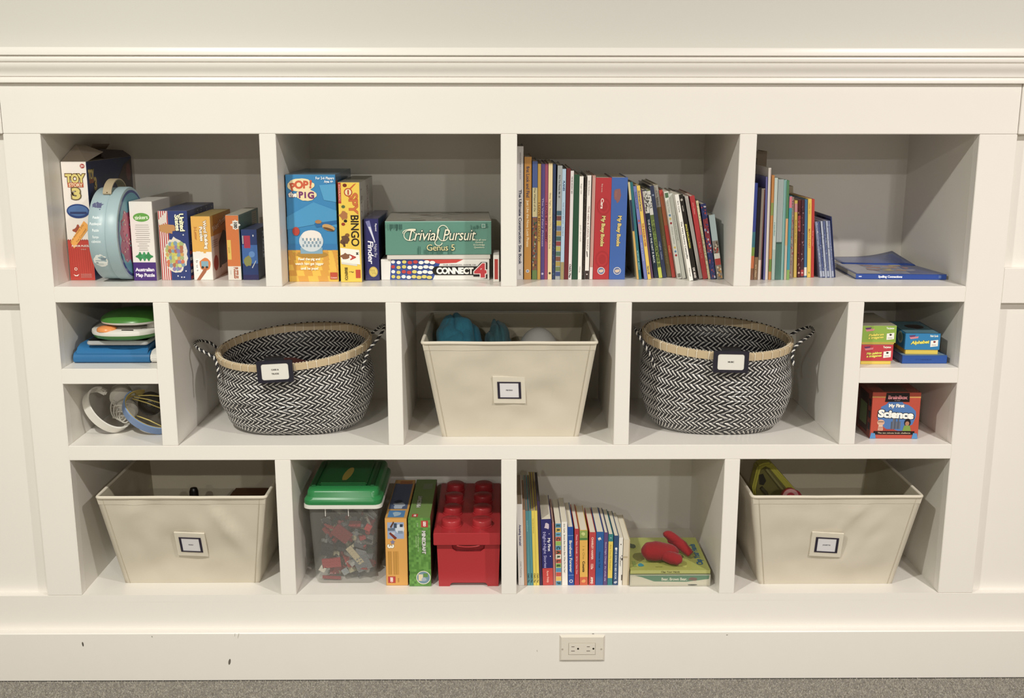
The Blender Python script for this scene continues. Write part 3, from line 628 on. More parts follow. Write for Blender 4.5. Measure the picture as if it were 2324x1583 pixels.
T3(441, 470, 1452, 455, 350, '2a3a5c', 'dark blue book set back beside the cream one', extra=art(5, 0, .6, ('3a5a7a', '24304a', '4a6a6a'), 30))
T3(471, 518, 1450, 495, 368, '9a9fa0', 'grey book with a lower spine of small coloured squares', texts=[('Are You Ready, Mr. B?', .82, .2, .5, '3a3f48')], extra=squares)
T3(520, 555, 1470, 543, 400, 'a4c0d6', 'pale blue book with airplane lettering in the third top cubby', texts=[('PLANES', .85, .09, .7, '2a4a70', {'b': .04}), ('busy school this year - Rowland', .55, .3, .4, '5a7a90')], extra=lambda p, w_, h: p.rect(.01, 0, w_-.01, .16*h, '9a8a5a'))
T3(557, 597, 1460, 582, 395, '6a1f26', 'maroon book right of the pale blue one')
T3(598, 630, 1460, 618, 418, 'd6d0d0', 'whitish book with black lettering at top and foot, left of the dark green one', texts=[('THE BIG BOUNCY BED', .87, .16, .6, '4a4448'), ("Child's Play", .08, .13, .75, '1e1a1e', {'b': .03})])
T3(633, 688, 1450, 657, 455, '1f4a34', 'thick dark green book in the middle of the third top cubby')
T3(690, 728, 1468, 715, 472, 'e8e3dc', 'clean white book right of the dark green one', texts=[('Roger Gale', .88, .1, .5, '8a8480'), ('JUST IN CASE', .45, .16, .5, 'a8a49e'), ('Viking', .1, .06, .4, '9a948c')])
T3(729, 756, 1465, 757, 480, '2a2420', 'nearly black speckled book between the two white ones', extra=art(9, 0, 1, ('4a3c30', '14100e', '5a4a40'), 50))
T3(758, 797, 1470, 783, 463, 'e2dcd6', 'white book with a dark square foot and drawn lettering', texts=[('Jamie Sanderson', .88, .14, .4, '7a6a6a'), ('THE HEN & CAROL WHO?', .5, .42, .62, '9a8484', {'b': .02})], extra=lambda p, w_, h: (p.rect(.01, .01, w_-.01, .085*h, '3a2a28'), p.ell(w_/2, .05*h, w_*.2, w_*.2, 'c8c0b8', 10), p.poly([(w_*.2, .28*h), (w_*.45, .27*h), (w_*.6, .22*h), (w_*.4, .22*h)], '3a3434')))
T3(803, 835, 1437, 833, 463, 'b98a80', 'dusty pink book against the thick red treasury', extra=lambda p, w_, h: (p.rect(.01, .02, w_-.01, .12*h, 'd8ccc8'), p.rect(w_*.6, .13*h, w_*.9, .98*h, 'c89a90')))
def treasury(c_, c2, tc):
    def fn(p, w_, h):
        for v in (.72, .2):
            for k in range(3): p.ell(w_*.55, v*h, w_*(.44-.1*k), w_*(.55-.12*k), c2 if k % 2 == 0 else c_, 26)
        p.text('My Busy Books', w_*.55, .48*h, w_*.3, tc, rot=-92, bold=.05, line='3a2a1c', fit=.3*h)
        medal(v=.085)(p, w_, h)
    return fn
T3(838, 992, 1436, 865, 485, 'b3242c', 'thick red treasury book with faint circles on its spine', dep=7.5, extra=lambda p, w_, h: (treasury('b3242c', 'a62028', 'd8c070')(p, w_, h), p.text('Cars', w_*.45, .75*h, w_*.24, 'e8d0c8', rot=-92, bold=.04, fit=.1*h), p.text('Busy movie', w_*.42, .9*h, w_*.12, 'e0b8b0', rot=-92)))
T3(994, 1148, 1434, 1013, 483, '3a62ac', 'thick royal blue treasury book beside the thick red one', dep=7.5, extra=lambda p, w_, h: (treasury('3a62ac', '3a62ac', 'd8c070')(p, w_, h), p.blob(w_*.42, .83*h, w_*.22, .08*h, '8a5a5a', 14, .3, 4), p.text('Stories', w_*.3, .84*h, w_*.14, 'a86a50', rot=-92)))
# leaning books right of the treasuries
TL = lambda *a, **k: bk(C4, Z1, *a, **{**dict(Y=4.3, dep=9, row=row3), **k})
TL(195, 216, 1437, 100, 530, 'c4b88c', 'thin cream and gold leaning booklet just right of the blue treasury', bands=[(.5, .82, '23324c'), (0, .5, 'c8a050')])
TL(216, 243, 1438, 122, 530, '1f6a74', 'thin teal leaning book right of the blue treasury', texts=[('animal tales', .2, .2, .6, '9ac0c0')])
TL(268, 300, 1446, 150, 570, '6f78b4', 'periwinkle leaning book left of the yellow one', texts=[('Richard Carroll', .85, .18, .6, '3c4478'), ('quiet as a mouse', .3, .2, .6, 'a8b0d8')], extra=lambda p, w_, h: (p.rect(.02, .48*h, w_-.02, .6*h, 'a87a8a'), p.ell(w_/2, .63*h, w_*.35, w_*.4, 'b04a5a', 12)))
TL(302, 335, 1450, 192, 565, 'e0bc42', 'bright yellow leaning book with blue lettering', texts=[('Zimmerman/Clements', .84, .22, .7, '3a4468', {'b': .03}), ('THE ENGLISH ROSES', .48, .25, .75, 'a8402c', {'b': .03}), ('Harry Hill', .1, .09, .7, '3a4468', {'b': .03})])
TL(336, 358, 1412, 224, 605, '6a4c70', 'thin dull purple leaning booklet between yellow and navy', Y=5.2)
TL(366, 408, 1414, 228, 612, '16283e', 'navy leaning book with a black and white pattern at its top', Y=5.2, texts=[('THE CAT IN THE HAT IS BACK', .42, .5, .55, 'c8d0d8', {'b': .02})], extra=lambda p, w_, h: (p.rect(.01, .74*h, w_-.01, .99*h, 'c8c8c4'), art(21, .75, .98, ('2a2a2a', '8a8a88', '3a3a3a'), 22)(p, w_, h)))
TL(409, 446, 1414, 262, 612, '5a6a34', 'mossy green leaning book with a pale yellow foot', Y=5.2, extra=lambda p, w_, h: (art(22, .05, .7, ('6a8a3a', '3a4a24', '8a9a4a', '2a3a20'), 60)(p, w_, h), p.rect(.01, .72*h, w_-.01, .99*h, 'c4c4c0'), art(23, .74, .97, ('2a2a2a', '8a8a88'), 16)(p, w_, h), p.rect(.01, 0, w_-.01, .12*h, 'b8c03c')))
TL(448, 487, 1416, 291, 572, '2c3450', 'dark slate leaning book left of the olive one', Y=5.2, texts=[('night tales', .3, .2, .5, '7a84a0')], extra=lambda p, w_, h: p.ell(w_/2, .9*h, w_*.25, w_*.25, '8a94b0', 10))
TL(490, 536, 1405, 330, 560, '6a5c34', 'olive brown leaning book with a grey top third', Y=5.6, bands=[(.76, .995, '9a968c')], texts=[('Al Alan Bell Book', .86, .16, .5, '5a5650'), ('History of the Land', .3, .3, .5, '8a7c4c')])
TL(539, 574, 1410, 384, 612, 'b6382c', 'red leaning book between the olive and the dotted white one', Y=5.4, texts=[('Dahl', .33, .08, .6, 'd8a058')], bands=[(.6, .93, 'a85a34')])
TL(590, 634, 1445, 432, 628, 'd2d4cc', 'white leaning book with small coloured dots on the spine', extra=dots, texts=[('Herve Tullet', .83, .14, .5, 'a4a8a0'), ('PRESS HERE', .5, .2, .4, 'a4a8a0')], Y=4.6)
TL(636, 674, 1445, 480, 645, 'c4c6be', 'plain pale grey leaning book right of the dotted one', texts=[('Where is the Green Hill', .6, .3, .4, '8a8c84')], Y=4.7)
TL(705, 744, 1490, 542, 655, 'e6e3dc', 'bright white leaning book with serif style title, standing proud of the row', texts=[('Eric Carle', .86, .13, .5, '4a4844'), ('The Very Hungry Caterpillar', .47, .44, .6, '3c3a38', {'b': .02}), ('Philomel', .1, .1, .45, '6a6864')], Y=3.3)
TL(746, 790, 1482, 590, 655, '231e1a', 'black leaning book with yellow title next to the bright white one', texts=[('SPACE EXPLORATION', .52, .28, .5, 'c8c03c', {'b': .03}), ('wonder', .84, .07, .4, 'c0b8b0'), ('DK 001', .1, .1, .6, 'd8d0c8', {'b': .03})], extra=lambda p, w_, h: (p.ell(w_/2, .94*h, w_*.28, w_*.28, 'a8a098', 14), p.ell(w_/2, .04*h, w_*.28, w_*.28, 'a8a098', 14)), Y=3.5)
TL(800, 836, 1452, 657, 668, 'b2aea6', 'grey leaning book between the black and the red one', Y=4.5)
TL(838, 886, 1458, 706, 665, 'ac2a2e', 'red leaning book right of the grey one', texts=[('story collection', .85, .14, .4, 'd88a80'), ('A Big Red Tale', .35, .2, .4, 'd06a60')], Y=4.4)
TL(888, 912, 1460, 767, 710, 'c8bc94', 'thin cream patterned leaning booklet', extra=art(31, 0, 1, ('8a8a4a', 'a86a4a', '6a5a3c', 'd8d0b0'), 60), Y=4.4)
TL(915, 967, 1460, 812, 742, '2c3468', 'blue and red patterned leaning book second from the right end', extra=lambda p, w_, h: (p.rect(.02, .35*h, w_-.02, .8*h, '8a2c3c'), art(32, 0, 1, ('3c4a8a', 'a83a3c', 'c8c0c8', '24285a'), 60)(p, w_, h)), Y=4.3)
TL(975, 1033, 1457, 893, 850, 'a8bcc0', 'short leaning book with a pale blue top, last in the third top cubby', extra=lambda p, w_, h: (p.rect(.01, .0, w_-.01, .6*h, '8a8078'), art(33, .38, .6, ('a83a34', 'c8b8a0', '5a4a3c'), 20)(p, w_, h), p.rect(.01, .3*h, w_-.01, .4*h, 'd8d4cc'), p.rect(.01, .22*h, w_-.01, .32*h, 'b03a34'), art(34, 0, .22, ('2a2c3c', 'c08a3c', 'd8d0c0'), 16)(p, w_, h)), Y=4.3, dep=7)
# ---------------------------------------------------------------- top right cubby
row4 = []; TR_ = lambda *a, **k: bk(C5, Z1, *a, **{**dict(Y=4.0, dep=8.5, row=row4), **k})
def multi(*bs): return list(bs)
TR_(52, 84, 1445, 105, 530, '3a4a9a', 'slim book at the far left of the top right cubby, blue above and orange below', bands=multi((.34, .5, '3a7a8a'), (.25, .34, '7a9a3a'), (.12, .25, 'd0703c'), (0, .12, '8a5a3c')))
TR_(86, 122, 1445, 131, 575, '1c1624', 'almost black slim book with a brown foot in the top right cubby', bands=multi((0, .25, '8a6a4a')), texts=[('art class', .1, .14, .5, 'd0b890')])
TR_(124, 158, 1455, 152, 582, '8f8478', 'taupe slim book third from the left in the top right cubby', bands=multi((0, .22, 'd8c8bc')), extra=lambda p, w_, h: p.rect(w_*.72, 0, w_-.01, h*.99, '6a2c34'))
mb = make_book('broad brown folder with a dark framed label behind the slim books', ATZ(1716, 636, Z1).x+.4, 13.1, Z1, 2.3, 12.0, 0, 4, '8a7a64', name='folder', extra=lambda p, w_, h: (p.rect(.3, 6.6, 1.3, 11.3, '3a2c20'), p.rect(.5, 7.1, 1.1, 10.8, '8a7458'), p.ell(.8, 9.2, .22, .8, '4a3828', 14), p.rect(.2, 5.4, w_-.05, 6.2, '2a2448')))
mb['category'] = 'folder'
TR_(180, 197, 1437, 205, 470, '6a6aa8', 'very thin lilac blue booklet beside the taupe book')
TR_(198, 224, 1438, 230, 385, 'e2dcd4', 'tall thin white book in the top right cubby', extra=lambda p, w_, h: p.rect(w_*.6, 0, w_-.01, h*.99, 'c8b8b4'))
TR_(228, 254, 1438, 262, 455, 'c8843c', 'tall thin orange book beside the white one', bands=multi((.62, .74, '8a9a4a'), (.08, .2, '6a8a3a')))
TR_(257, 288, 1440, 289, 480, 'c2d2cc', 'pale mint book left of the grey green one', bands=multi((0, .3, 'a8c0b8')), texts=[('reader', .5, .14, .5, '4a8a88')])
TR_(290, 344, 1446, 323, 495, 'a3b0b0', 'broad grey green book with a dark green foot', bands=multi((0, .36, '4a7468'), (.36, .38, '3a5a50')))
TR_(346, 374, 1450, 378, 500, '7ba8a2', 'thin sea green book right of the broad grey green one', extra=lambda p, w_, h: p.rect(w_*.6, 0, w_-.01, h*.99, '5a8a88'))
TR_(376, 400, 1452, 403, 505, '4a7a52', 'thin leaf green book with a pale foot', bands=multi((.35, .62, 'c89a6a'), (0, .35, 'b8a894')))
TR_(402, 430, 1430, 430, 655, '2f8a9c', 'teal book with a pink top and green foot', bands=multi((.86, .995, 'c86a7a'), (0, .12, '7aa04a')))
TR_(432, 466, 1388, 441, 665, '9a8478', 'mottled brown and pink book left of the yellow ones', extra=art(41, 0, 1, ('a84a50', '8a9a8a', '7a5a7a', 'c0a890'), 60), Y=5.0)
bk(C5, Z1, 424, 462, 1290, 428, 560, 'a89a80', 'tan book behind the mottled one at the back', Y=13.4, dep=3.6)
TR_(473, 502, 1374, 480, 697, 'd8b848', 'yellow book with a pink top patch in the top right cubby', bands=multi((.85, .96, 'd08a90')), texts=[('Biscuit meets the class', .6, .3, .6, 'a07820')], Y=5.5)
TR_(508, 538, 1374, 512, 693, '5a1c24', 'dark red and black book left of its near twin', extra=lambda p, w_, h: (p.rect(.01, .6*h, w_-.01, .8*h, 'a03a40'), art(42, .1, .95, ('2a1c20', '9a3a40', 'b08a80'), 26)(p, w_, h), p.ell(w_/2, .06*h, w_*.35, w_*.35, 'd8a8a0', 10)), Y=5.5)
TR_(540, 570, 1374, 546, 693, '4a2630', 'dark plum book with a red foot beside the blue one', extra=lambda p, w_, h: (p.rect(.01, .02*h, w_-.01, .1*h, 'a82c34'), art(43, .15, .95, ('7a4450', '2a1820', 'a08088'), 26)(p, w_, h), p.ell(w_/2, .06*h, w_*.3, w_*.3, 'd8a8a0', 10)), Y=5.5)
TR_(572, 600, 1372, 578, 688, '3a6a94', 'steel blue book with a white foot label', bands=multi((.02, .13, 'd8d4cc')), Y=5.6)
TR_(603, 638, 1376, 605, 683, 'dcb83c', 'yellow book with orange stacked lettering beside the red one', texts=[('MATH START', .5, .25, .75, 'c87a2c', {'b': .03}), ('reader two', .88, .14, .5, 'a88428')], extra=lambda p, w_, h: p.blob(w_/2, .06*h, w_*.2, w_*.3, '7a7a34', 9, .3, 3), Y=5.5)
TR_(640, 668, 1376, 644, 685, 'b8342c', 'thin red book at the right end of the upright row', texts=[('first reader', .5, .2, .5, 'd88070')], Y=5.5)
# a set of silver blue booklets leaning, the back one taller
for k, (b0, b1, t0, yt, c_) in enumerate(((728, 752, 674, 902, '7a84a4'), (754, 774, 700, 900, '4a5684'), (776, 796, 728, 898, 'a4acc0'), (798, 818, 752, 896, '5a6690'), (820, 840, 778, 895, 'a0a8bc'), (842, 862, 800, 893, '6a749c'))):
    TR_(b0, b1, 1380, t0, yt, c_, ('leftmost', 'second from the left', 'third from the left', 'third from the right', 'second from the right', 'rightmost')[k]+' of six silvery blue booklets leaning in the top right cubby',
        group='silvery blue leaning booklets', name='booklet', Y=5.3, dep=6, bands=[(.02, .12, 'a4acc0')], extra=art(50+k, .12, .98, ('c0c4cc', '3a4474', '8a92ac'), 26), board=.02)
bk(C5, Z1, 864, 877, 1376, 823, 852, '202c5c', 'taller dark navy leaning booklet to the right of the silvery blue ones', row=row4, Y=5.6, dep=8, name='booklet')
# flat books
def flat(label, fl, frr, br_, bl_, z, t, col, topcol, pages='c4beb0', name='book', art_=None, spine=None, group=None, mat=None):
    """book lying flat: corner points (x, y) front left, front right, back right, back left"""
    o = Vector((fl[0], fl[1], 0)); a = math.atan2(frr[1]-fl[1], frr[0]-fl[0])
    r = thing(name, label, 'book', (fl[0], fl[1], z), a, group)
    R_ = Matrix.Rotation(-a, 3, 'Z'); q = [(R_ @ (Vector((p_[0], p_[1], 0))-o)) for p_ in (fl, frr, br_, bl_)]
    q = [(v.x, v.y) for v in q]
    m = M(col).prism(q, .04, z0=0).prism(q, .04, z0=t-.04, col=topcol); W_ = q[1][0]
    m.box(0, W_, 0, .06, .02, t-.02, col); m.build('cover', mat or GLOSS, r)
    ins = [(q[0][0]+.1, q[0][1]+.06), (q[1][0]-.12, q[1][1]+.06), (q[2][0]-.12, q[2][1]-.12), (q[3][0]+.1, q[3][1]-.12)]
    M(pages).prism(ins, t-.08, z0=.04).build('page_block', PAPER, r)
    if spine: p = P((0, 0, 0), (1, 0, 0), (0, 0, 1)); spine(p, W_, t); p.build('spine_print', r, GLOSS)
    if art_: p = P((0, 0, t), (1, 0, 0), (0, 1, 0)); art_(p, q); p.build('cover_print', r, GLOSS)
    return r
zt_ = Z1+.02
F1 = ATZ(1942, 633, zt_); F2 = ATZ(2147.5, 634.5, zt_); B2 = ATZ(2052, 595, zt_+.5); B1 = ATZ(1896, 597, zt_+.5)
def sp_art(p, q):
    X = lambda u, v: (q[0][0]*(1-u)*(1-v)+q[1][0]*u*(1-v)+q[2][0]*u*v+q[3][0]*(1-u)*v, q[0][1]*(1-u)*(1-v)+q[1][1]*u*(1-v)+q[2][1]*u*v+q[3][1]*(1-u)*v)
    r_ = random.Random(6)
    p.poly([X(.02, .02), X(.98, .02), X(.98, .98), X(.02, .98)], '8488a0'); p.poly([X(.02, .04), X(.3, .04), X(.24, .98), X(.02, .98)], 'a8a8b4'); p.poly([X(.62, .05), X(.98, .05), X(.98, .98), X(.8, .98)], '3c4c88')
    for k in range(16): u, v = X(r_.uniform(.3, .8), r_.uniform(.15, .8)); p.blob(u, v, r_.uniform(.3, .9), r_.uniform(.3, .8), r_.choice(['b4907c', 'b8a878', 'a06a60', '8a8a9c', '6a7098']), 10, .3, k)
flat('large blue spelling workbook lying flat in the top right cubby', (F1.x, F1.y), (F2.x, F2.y), (B2.x, min(B2.y, 17.0)), (B1.x, min(B1.y, 17.0)), zt_, .52, '22489c', '3a5090', spine=lambda p, w_, t: (p.text('Spelling Connections', w_*.38, t/2, .3, 'e8ecf4', bold=.04, fit=2.3), p.text('1', .42, t/2, .34, 'e8ecf4', rot=-90, bold=.08), p.rect(w_-.75, .12, w_-.5, .4, '5a78b8')), art_=sp_art)
q0 = F1.lerp(B1, .72); q1 = F2.lerp(B2, .70)
cl = M('2c4c9a'); nx = 14
def curl(u, v):
    a = Vector((q0.x+.6, q0.y+1.5, 0)).lerp(Vector((q1.x-.1, q1.y, 0)), u); b = Vector((q0.x+.9, 16.6, 0)).lerp(Vector((B2.x+.15, 16.9, 0)), u); c_ = a.lerp(b, v)
    return (c_.x, c_.y, zt_+.58+.75*max(0, u-.35)**2*1.9*v)
cl.grid(curl, nx, 6)
o = cl.build('booklet', GLOSS, smooth=2); md = o.modifiers.new('s', 'SOLIDIFY'); md.thickness = .06*S
tag(o, 'thin blue booklet with a curled up corner lying on the back of the spelling workbook', 'booklet')
# ---------------------------------------------------------------- bottom row books (thick board books)
ZB = R3B
rowb = [(-.73-.2, .2, 0, 12)]; TB = lambda *a, **k: bk(CC3, ZB, *a, **{**dict(Y=2.0, dep=7, row=rowb, inset=.02, pages='dcd4bf', board=.07), **k})
TB(78, 140, 1397, 50, 530, 'dcd9d6', 'white book leaning on the divider, first in the bottom row of books', texts=[('Amazing Animals!', .62, .26, .5, '4a4a78', {'b': .03}), ('Child Publishing', .2, .2, .3, '8a8a88')], pages='8a7a64', dep=9)
TB(141, 170, 1390, 92, 590, 'c08a64', 'thin tan orange leaning book in the bottom row', dep=9, pages='8a7a64')
TB(172, 204, 1386, 123, 602, '4f8f98', 'left of two thin turquoise leaning books in the bottom row', texts=[("Child's Play", .1, .13, .7, '1e2a30', {'b': .03}), ('tales', .8, .15, .5, '8ac0c4')], dep=11, pages='9a8478')
TB(205, 236, 1386, 156, 602, '47868e', 'right of two thin turquoise leaning books in the bottom row', texts=[("Child's Play", .1, .13, .7, '1e2a30', {'b': .03})], dep=11, pages='9a8478')
TB(237, 269, 1392, 189, 600, 'd8c03c', 'left of two thin lemon yellow leaning books in the bottom row', texts=[("Child's Play", .1, .13, .7, '3a3420', {'b': .03}), ('There was an Old Woman', .8, .2, .5, 'a08a2c')], dep=12, pages='9a8478')
TB(270, 300, 1392, 222, 600, 'dcc440', 'right of two thin lemon yellow leaning books in the bottom row', texts=[("Child's Play", .1, .13, .7, '3a3420', {'b': .03})], dep=12, pages='9a8478')
TB(302, 333, 1392, 262, 500, '3a2a4c', 'tall dark aubergine book in the bottom row', dep=9, pages='3a322c', side='2a2030')
def night(p, w_, h):
    p.rect(.01, .0, w_-.01, .26*h, 'c03a34'); p.text('Roger Priddy', w_*.5, .13*h, w_*.26, 'e8b0a0', rot=-90, fit=.18*h, bold=.02)
    p.text('My First', w_*.72, .62*h, w_*.32, 'ece8ec', rot=-90, fit=.2*h, bold=.02); p.text('Night-Night Stories', w_*.32, .54*h, w_*.36, 'a8a4d4', rot=-90, fit=.55*h, bold=.01)
    p.blob(w_*.55, .9*h, w_*.24, w_*.3, 'c8b8c8', 12, .3, 3); p.ell(w_*.8, .44*h, .05, .05, 'f0ecf0', 8); p.ell(w_*.75, .78*h, .04, .04, 'f0ecf0', 8); p.ell(w_*.2, .8*h, .03, .03, 'f0ecf0', 8)
TB(335, 447, 1397, 312, 690, '2c2a6a', 'thick indigo bedtime story book with a red foot', extra=night)
TB(448, 470, 1395, 432, 730, 'b8746c', 'thin dusty red book right of the indigo one')
def carle(p, w_, h):
    cs = ['4a8ab0', 'd8b048', 'c04a3c', '4a8ab0', '8ab04a', 'c04a3c', 'e4dcc8', 'b04a30', '4a8ab0', '8ab04a', 'c04a3c', '5a98b8', 'd8b048']
    n = 14
    for k in range(n): p.rect(.02, h*k/n+.01, w_-.02, h*(k+1)/n-.02, cs[k % 13])
    for k, ch in enumerate('ERIC CARLE   FOOD'[:n]):
        if ch != ' ': p.text(ch, w_/2, h*(n-k-.5)/n, w_*.8, '2a4a3a', rot=-90, bold=.05)
TB(472, 532, 1398, 466, 730, 'e0d8c8', 'board book whose spine is stacked blocks of bright colours', extra=carle)
TB(537, 598, 1402, 531, 716, 'e6e0d8', 'white board book with tiny spine lettering beside the colour block one', texts=[('Brown Bear, Brown Bear, What Do You See?', .5, .6, .36, '5a5450'), ('Eric Carle', .9, .14, .34, '5a5450')])
TB(603, 666, 1393, 594, 770, '1f4c9c', 'royal blue board book with large cream lettering', texts=[('Brothers Forever', .5, .55, .62, 'dcd8d0', {'b': .02})], extra=lambda p, w_, h: (p.rect(.03, .17*h, w_-.03, .18*h, '6a90c8'), p.rect(.03, .85*h, w_-.03, .86*h, '6a90c8'), p.ell(w_/2, .07*h, w_*.3, w_*.3, 'd8d8d8', 14), p.ell(w_/2, .07*h, w_*.2, w_*.2, '1f4c9c', 14)))
TB(670, 720, 1393, 668, 790, 'b0303a', 'crimson board book with small lettering right of the royal blue one', texts=[('Please Baby Animals - All for a New One', .55, .7, .42, 'e8b8b8')])
def counts(p, w_, h):
    p.rect(.01, .84*h, w_-.01, .995*h, '8aa04a'); p.rect(.01, .82*h, w_-.01, .86*h, '4a7a3c'); p.rect(.01, 0, w_-.01, .15*h, 'cc5a30'); p.blob(w_/2, .08*h, w_*.3, w_*.22, 'e09a4a', 10, .3, 4); p.blob(w_*.45, .93*h, w_*.22, w_*.2, 'c0c87a', 10, .3, 5)
    p.text('Counts', w_*.5, .34*h, w_*.42, '2e2818', rot=-90, fit=.2*h, bold=.03); p.text('1 is One', w_*.5, .6*h, w_*.4, 'a08428', rot=-90, fit=.25*h)
TB(725, 809, 1391, 723, 803, 'dca83c', 'thick yellow orange counting board book with a green top', extra=counts)
TB(816, 886, 1390, 819, 826, 'b8383a', 'red board book with pale stacked capitals beside the counting book', texts=[('CHARLEY HARPER', .7, .42, .42, 'ecc8b8', {'b': .03}), ('123s', .36, .11, .5, 'ecc8b8', {'b': .03}), ('AMMO', .09, .13, .5, 'f0e0d0', {'b': .04})])
TB(889, 969, 1390, 895, 822, '205a9c', 'broad mid blue board book with a small white figure at its top', texts=[('Nose to Tail', .48, .3, .3, '10304c')], extra=lambda p, w_, h: (p.blob(w_*.45, .87*h, w_*.24, w_*.28, 'dcd4c4', 10, .3, 7), p.blob(w_*.5, .85*h, w_*.1, w_*.1, '3a5a8a', 8, .2, 2)))
TB(971, 1013, 1382, 978, 828, '5c4478', 'plum purple board book left of the yellow and teal one', texts=[('Good Night Chicago  the whole city', .45, .75, .5, 'b8a8c8')])
TB(1016, 1068, 1387, 1026, 846, '2a7c80', 'teal board book with a yellow middle panel', extra=lambda p, w_, h: (p.rect(.02, .14*h, w_-.02, .86*h, 'dcc03c'), p.text('Are You My Mother?', w_/2, .55*h, w_*.5, '8a7420', rot=-90, fit=.5*h), p.blob(w_*.5, .93*h, w_*.2, w_*.16, '8ab0a8', 8, .3, 3)))
TB(1074, 1126, 1387, 1086, 862, '2c4a74', 'denim blue board book with pale lettering left of the white ones', texts=[('THE GOING TO BED BOOK', .42, .6, .5, 'c8d4e0', {'b': .02})], extra=lambda p, w_, h: (p.ell(w_*.5, .74*h, w_*.24, w_*.3, 'd8dce0', 12), p.blob(w_/2, .06*h, w_*.3, w_*.3, 'b8bcc8', 8, .3, 2)))
def nyc(p, w_, h):
    p.text('NE ZOAT', w_*.45, .5*h, w_*.28, '3a3434', rot=-90, fit=.2*h, bold=.04); p.rect(w_*.75, .1*h, w_*.98, .22*h, '4a3828'); p.ell(w_*.82, .55*h, .06, .16, '1e1a18', 10); p.ell(w_*.8, .62*h, .04, .08, '1e1a18', 8); p.ell(w_*.5, .86*h, .06, .06, '4a3c34', 8)
TB(1128, 1170, 1391, 1140, 882, 'dedad2', 'white board book with small black marks, second last of the upright row', extra=nyc)
TB(1174, 1244, 1391, 1190, 905, 'cfc2a8', 'thick cream board book at the right end of the bottom row of books', side='c6b593', extra=lambda p, w_, h: (p.rect(.02, .6*h, w_*.7, .64*h, 'b5a584'), p.poly([(w_*.7, 0), (w_-.01, 0), (w_-.01, h*.99), (w_*.85, h*.99)], 'bba988')))
# flat stack right of the upright board books
zf = R3B
D = lambda a, b, z: ATZ(1160+a*.21515, 1030+b*.21515, z)
f1, f2 = D(1252, 1395, zf), D(2098, 1392, zf); tz = zf+1.72
def brown(p, w_, t):
    p.rect(.15, t*.18, w_-.2, t*.82, 'd4cdb4'); p.poly([(.5, t*.93), (w_-.1, t*.93), (w_-.15, t*.62), (w_*.7, t*.38), (w_*.3, t*.42), (w_*.15, t*.78)], '2f7a50'); p.text('Bear, Brown Bear,', w_*.55, t*.62, .42, 'e0dcc4', fit=2.6, bold=.02); p.blob(w_*.78, t*.62, .5, .18, '6a3a24', 12, .25, 3); p.ell(w_*.78, t*.12, .5, .08, '3a3c30', 12)
bwn = flat('thick board book wrapped in shiny plastic under the yellow green book', (f1.x, f1.y), (f2.x, f2.y), (f2.x-.1, f2.y+8.7), (f1.x+.1, f1.y+8.7), zf, 1.26, 'c8c2ac', '8a9a6a', spine=brown, pages='c8c2ac')
wrap = M('ffffff').box(-.05, f2.x-f1.x+.05, -.07, 8.8, .0, 1.30).build('plastic_wrap', CLEAR, bwn, bevel=.06)
def clap(p, q):
    W_ = q[1][0]; H_ = q[2][1]
    p.rect(.04, .04, W_-.04, H_-.04, 'a4a94e'); r_ = random.Random(9)
    for k in range(16): p.blob(r_.uniform(.5, W_-.5), r_.uniform(.5, H_-.5), r_.uniform(.2, .6), r_.uniform(.15, .4), r_.choice(['b6bc5c', '98a244', 'b0b654']), 10, .35, k)
    p.text('Clap Your Hands', W_-.8, H_*.46, .85, '2f6486', rot=90, fit=5.4, bold=.04)
    p.blob(1.2, 1.3, .35, .4, '2c8a9c', 9, .35, 4); p.rect(.4, .8, .75, 2.2, '8aa048'); p.text('board book', 3.0, .75, .3, '6a7428', fit=.7); p.blob(.8, 6.2, .5, .7, '3a4a24', 10, .3, 9); p.blob(4.6, 1.9, .25, .18, '2c6a9c', 8, .3, 5)
fa, fb = f1.x+.02, f2.x-.02
flat('large square yellow green picture book lying on the plastic wrapped one', (fa, f1.y+.05), (fb, f2.y+.05), (fb-.05, f1.y+8.6), (fa+.05, f1.y+8.6), zf+1.33, .42, 'a8a95f', 'a4a94e', spine=lambda p, w_, t: p.text('Clap Your Hands', w_*.5, t/2, .25, '3a3c24', fit=1.9, bold=.02), art_=clap, pages='b8b894')
FT = zf+1.33+.42+.02
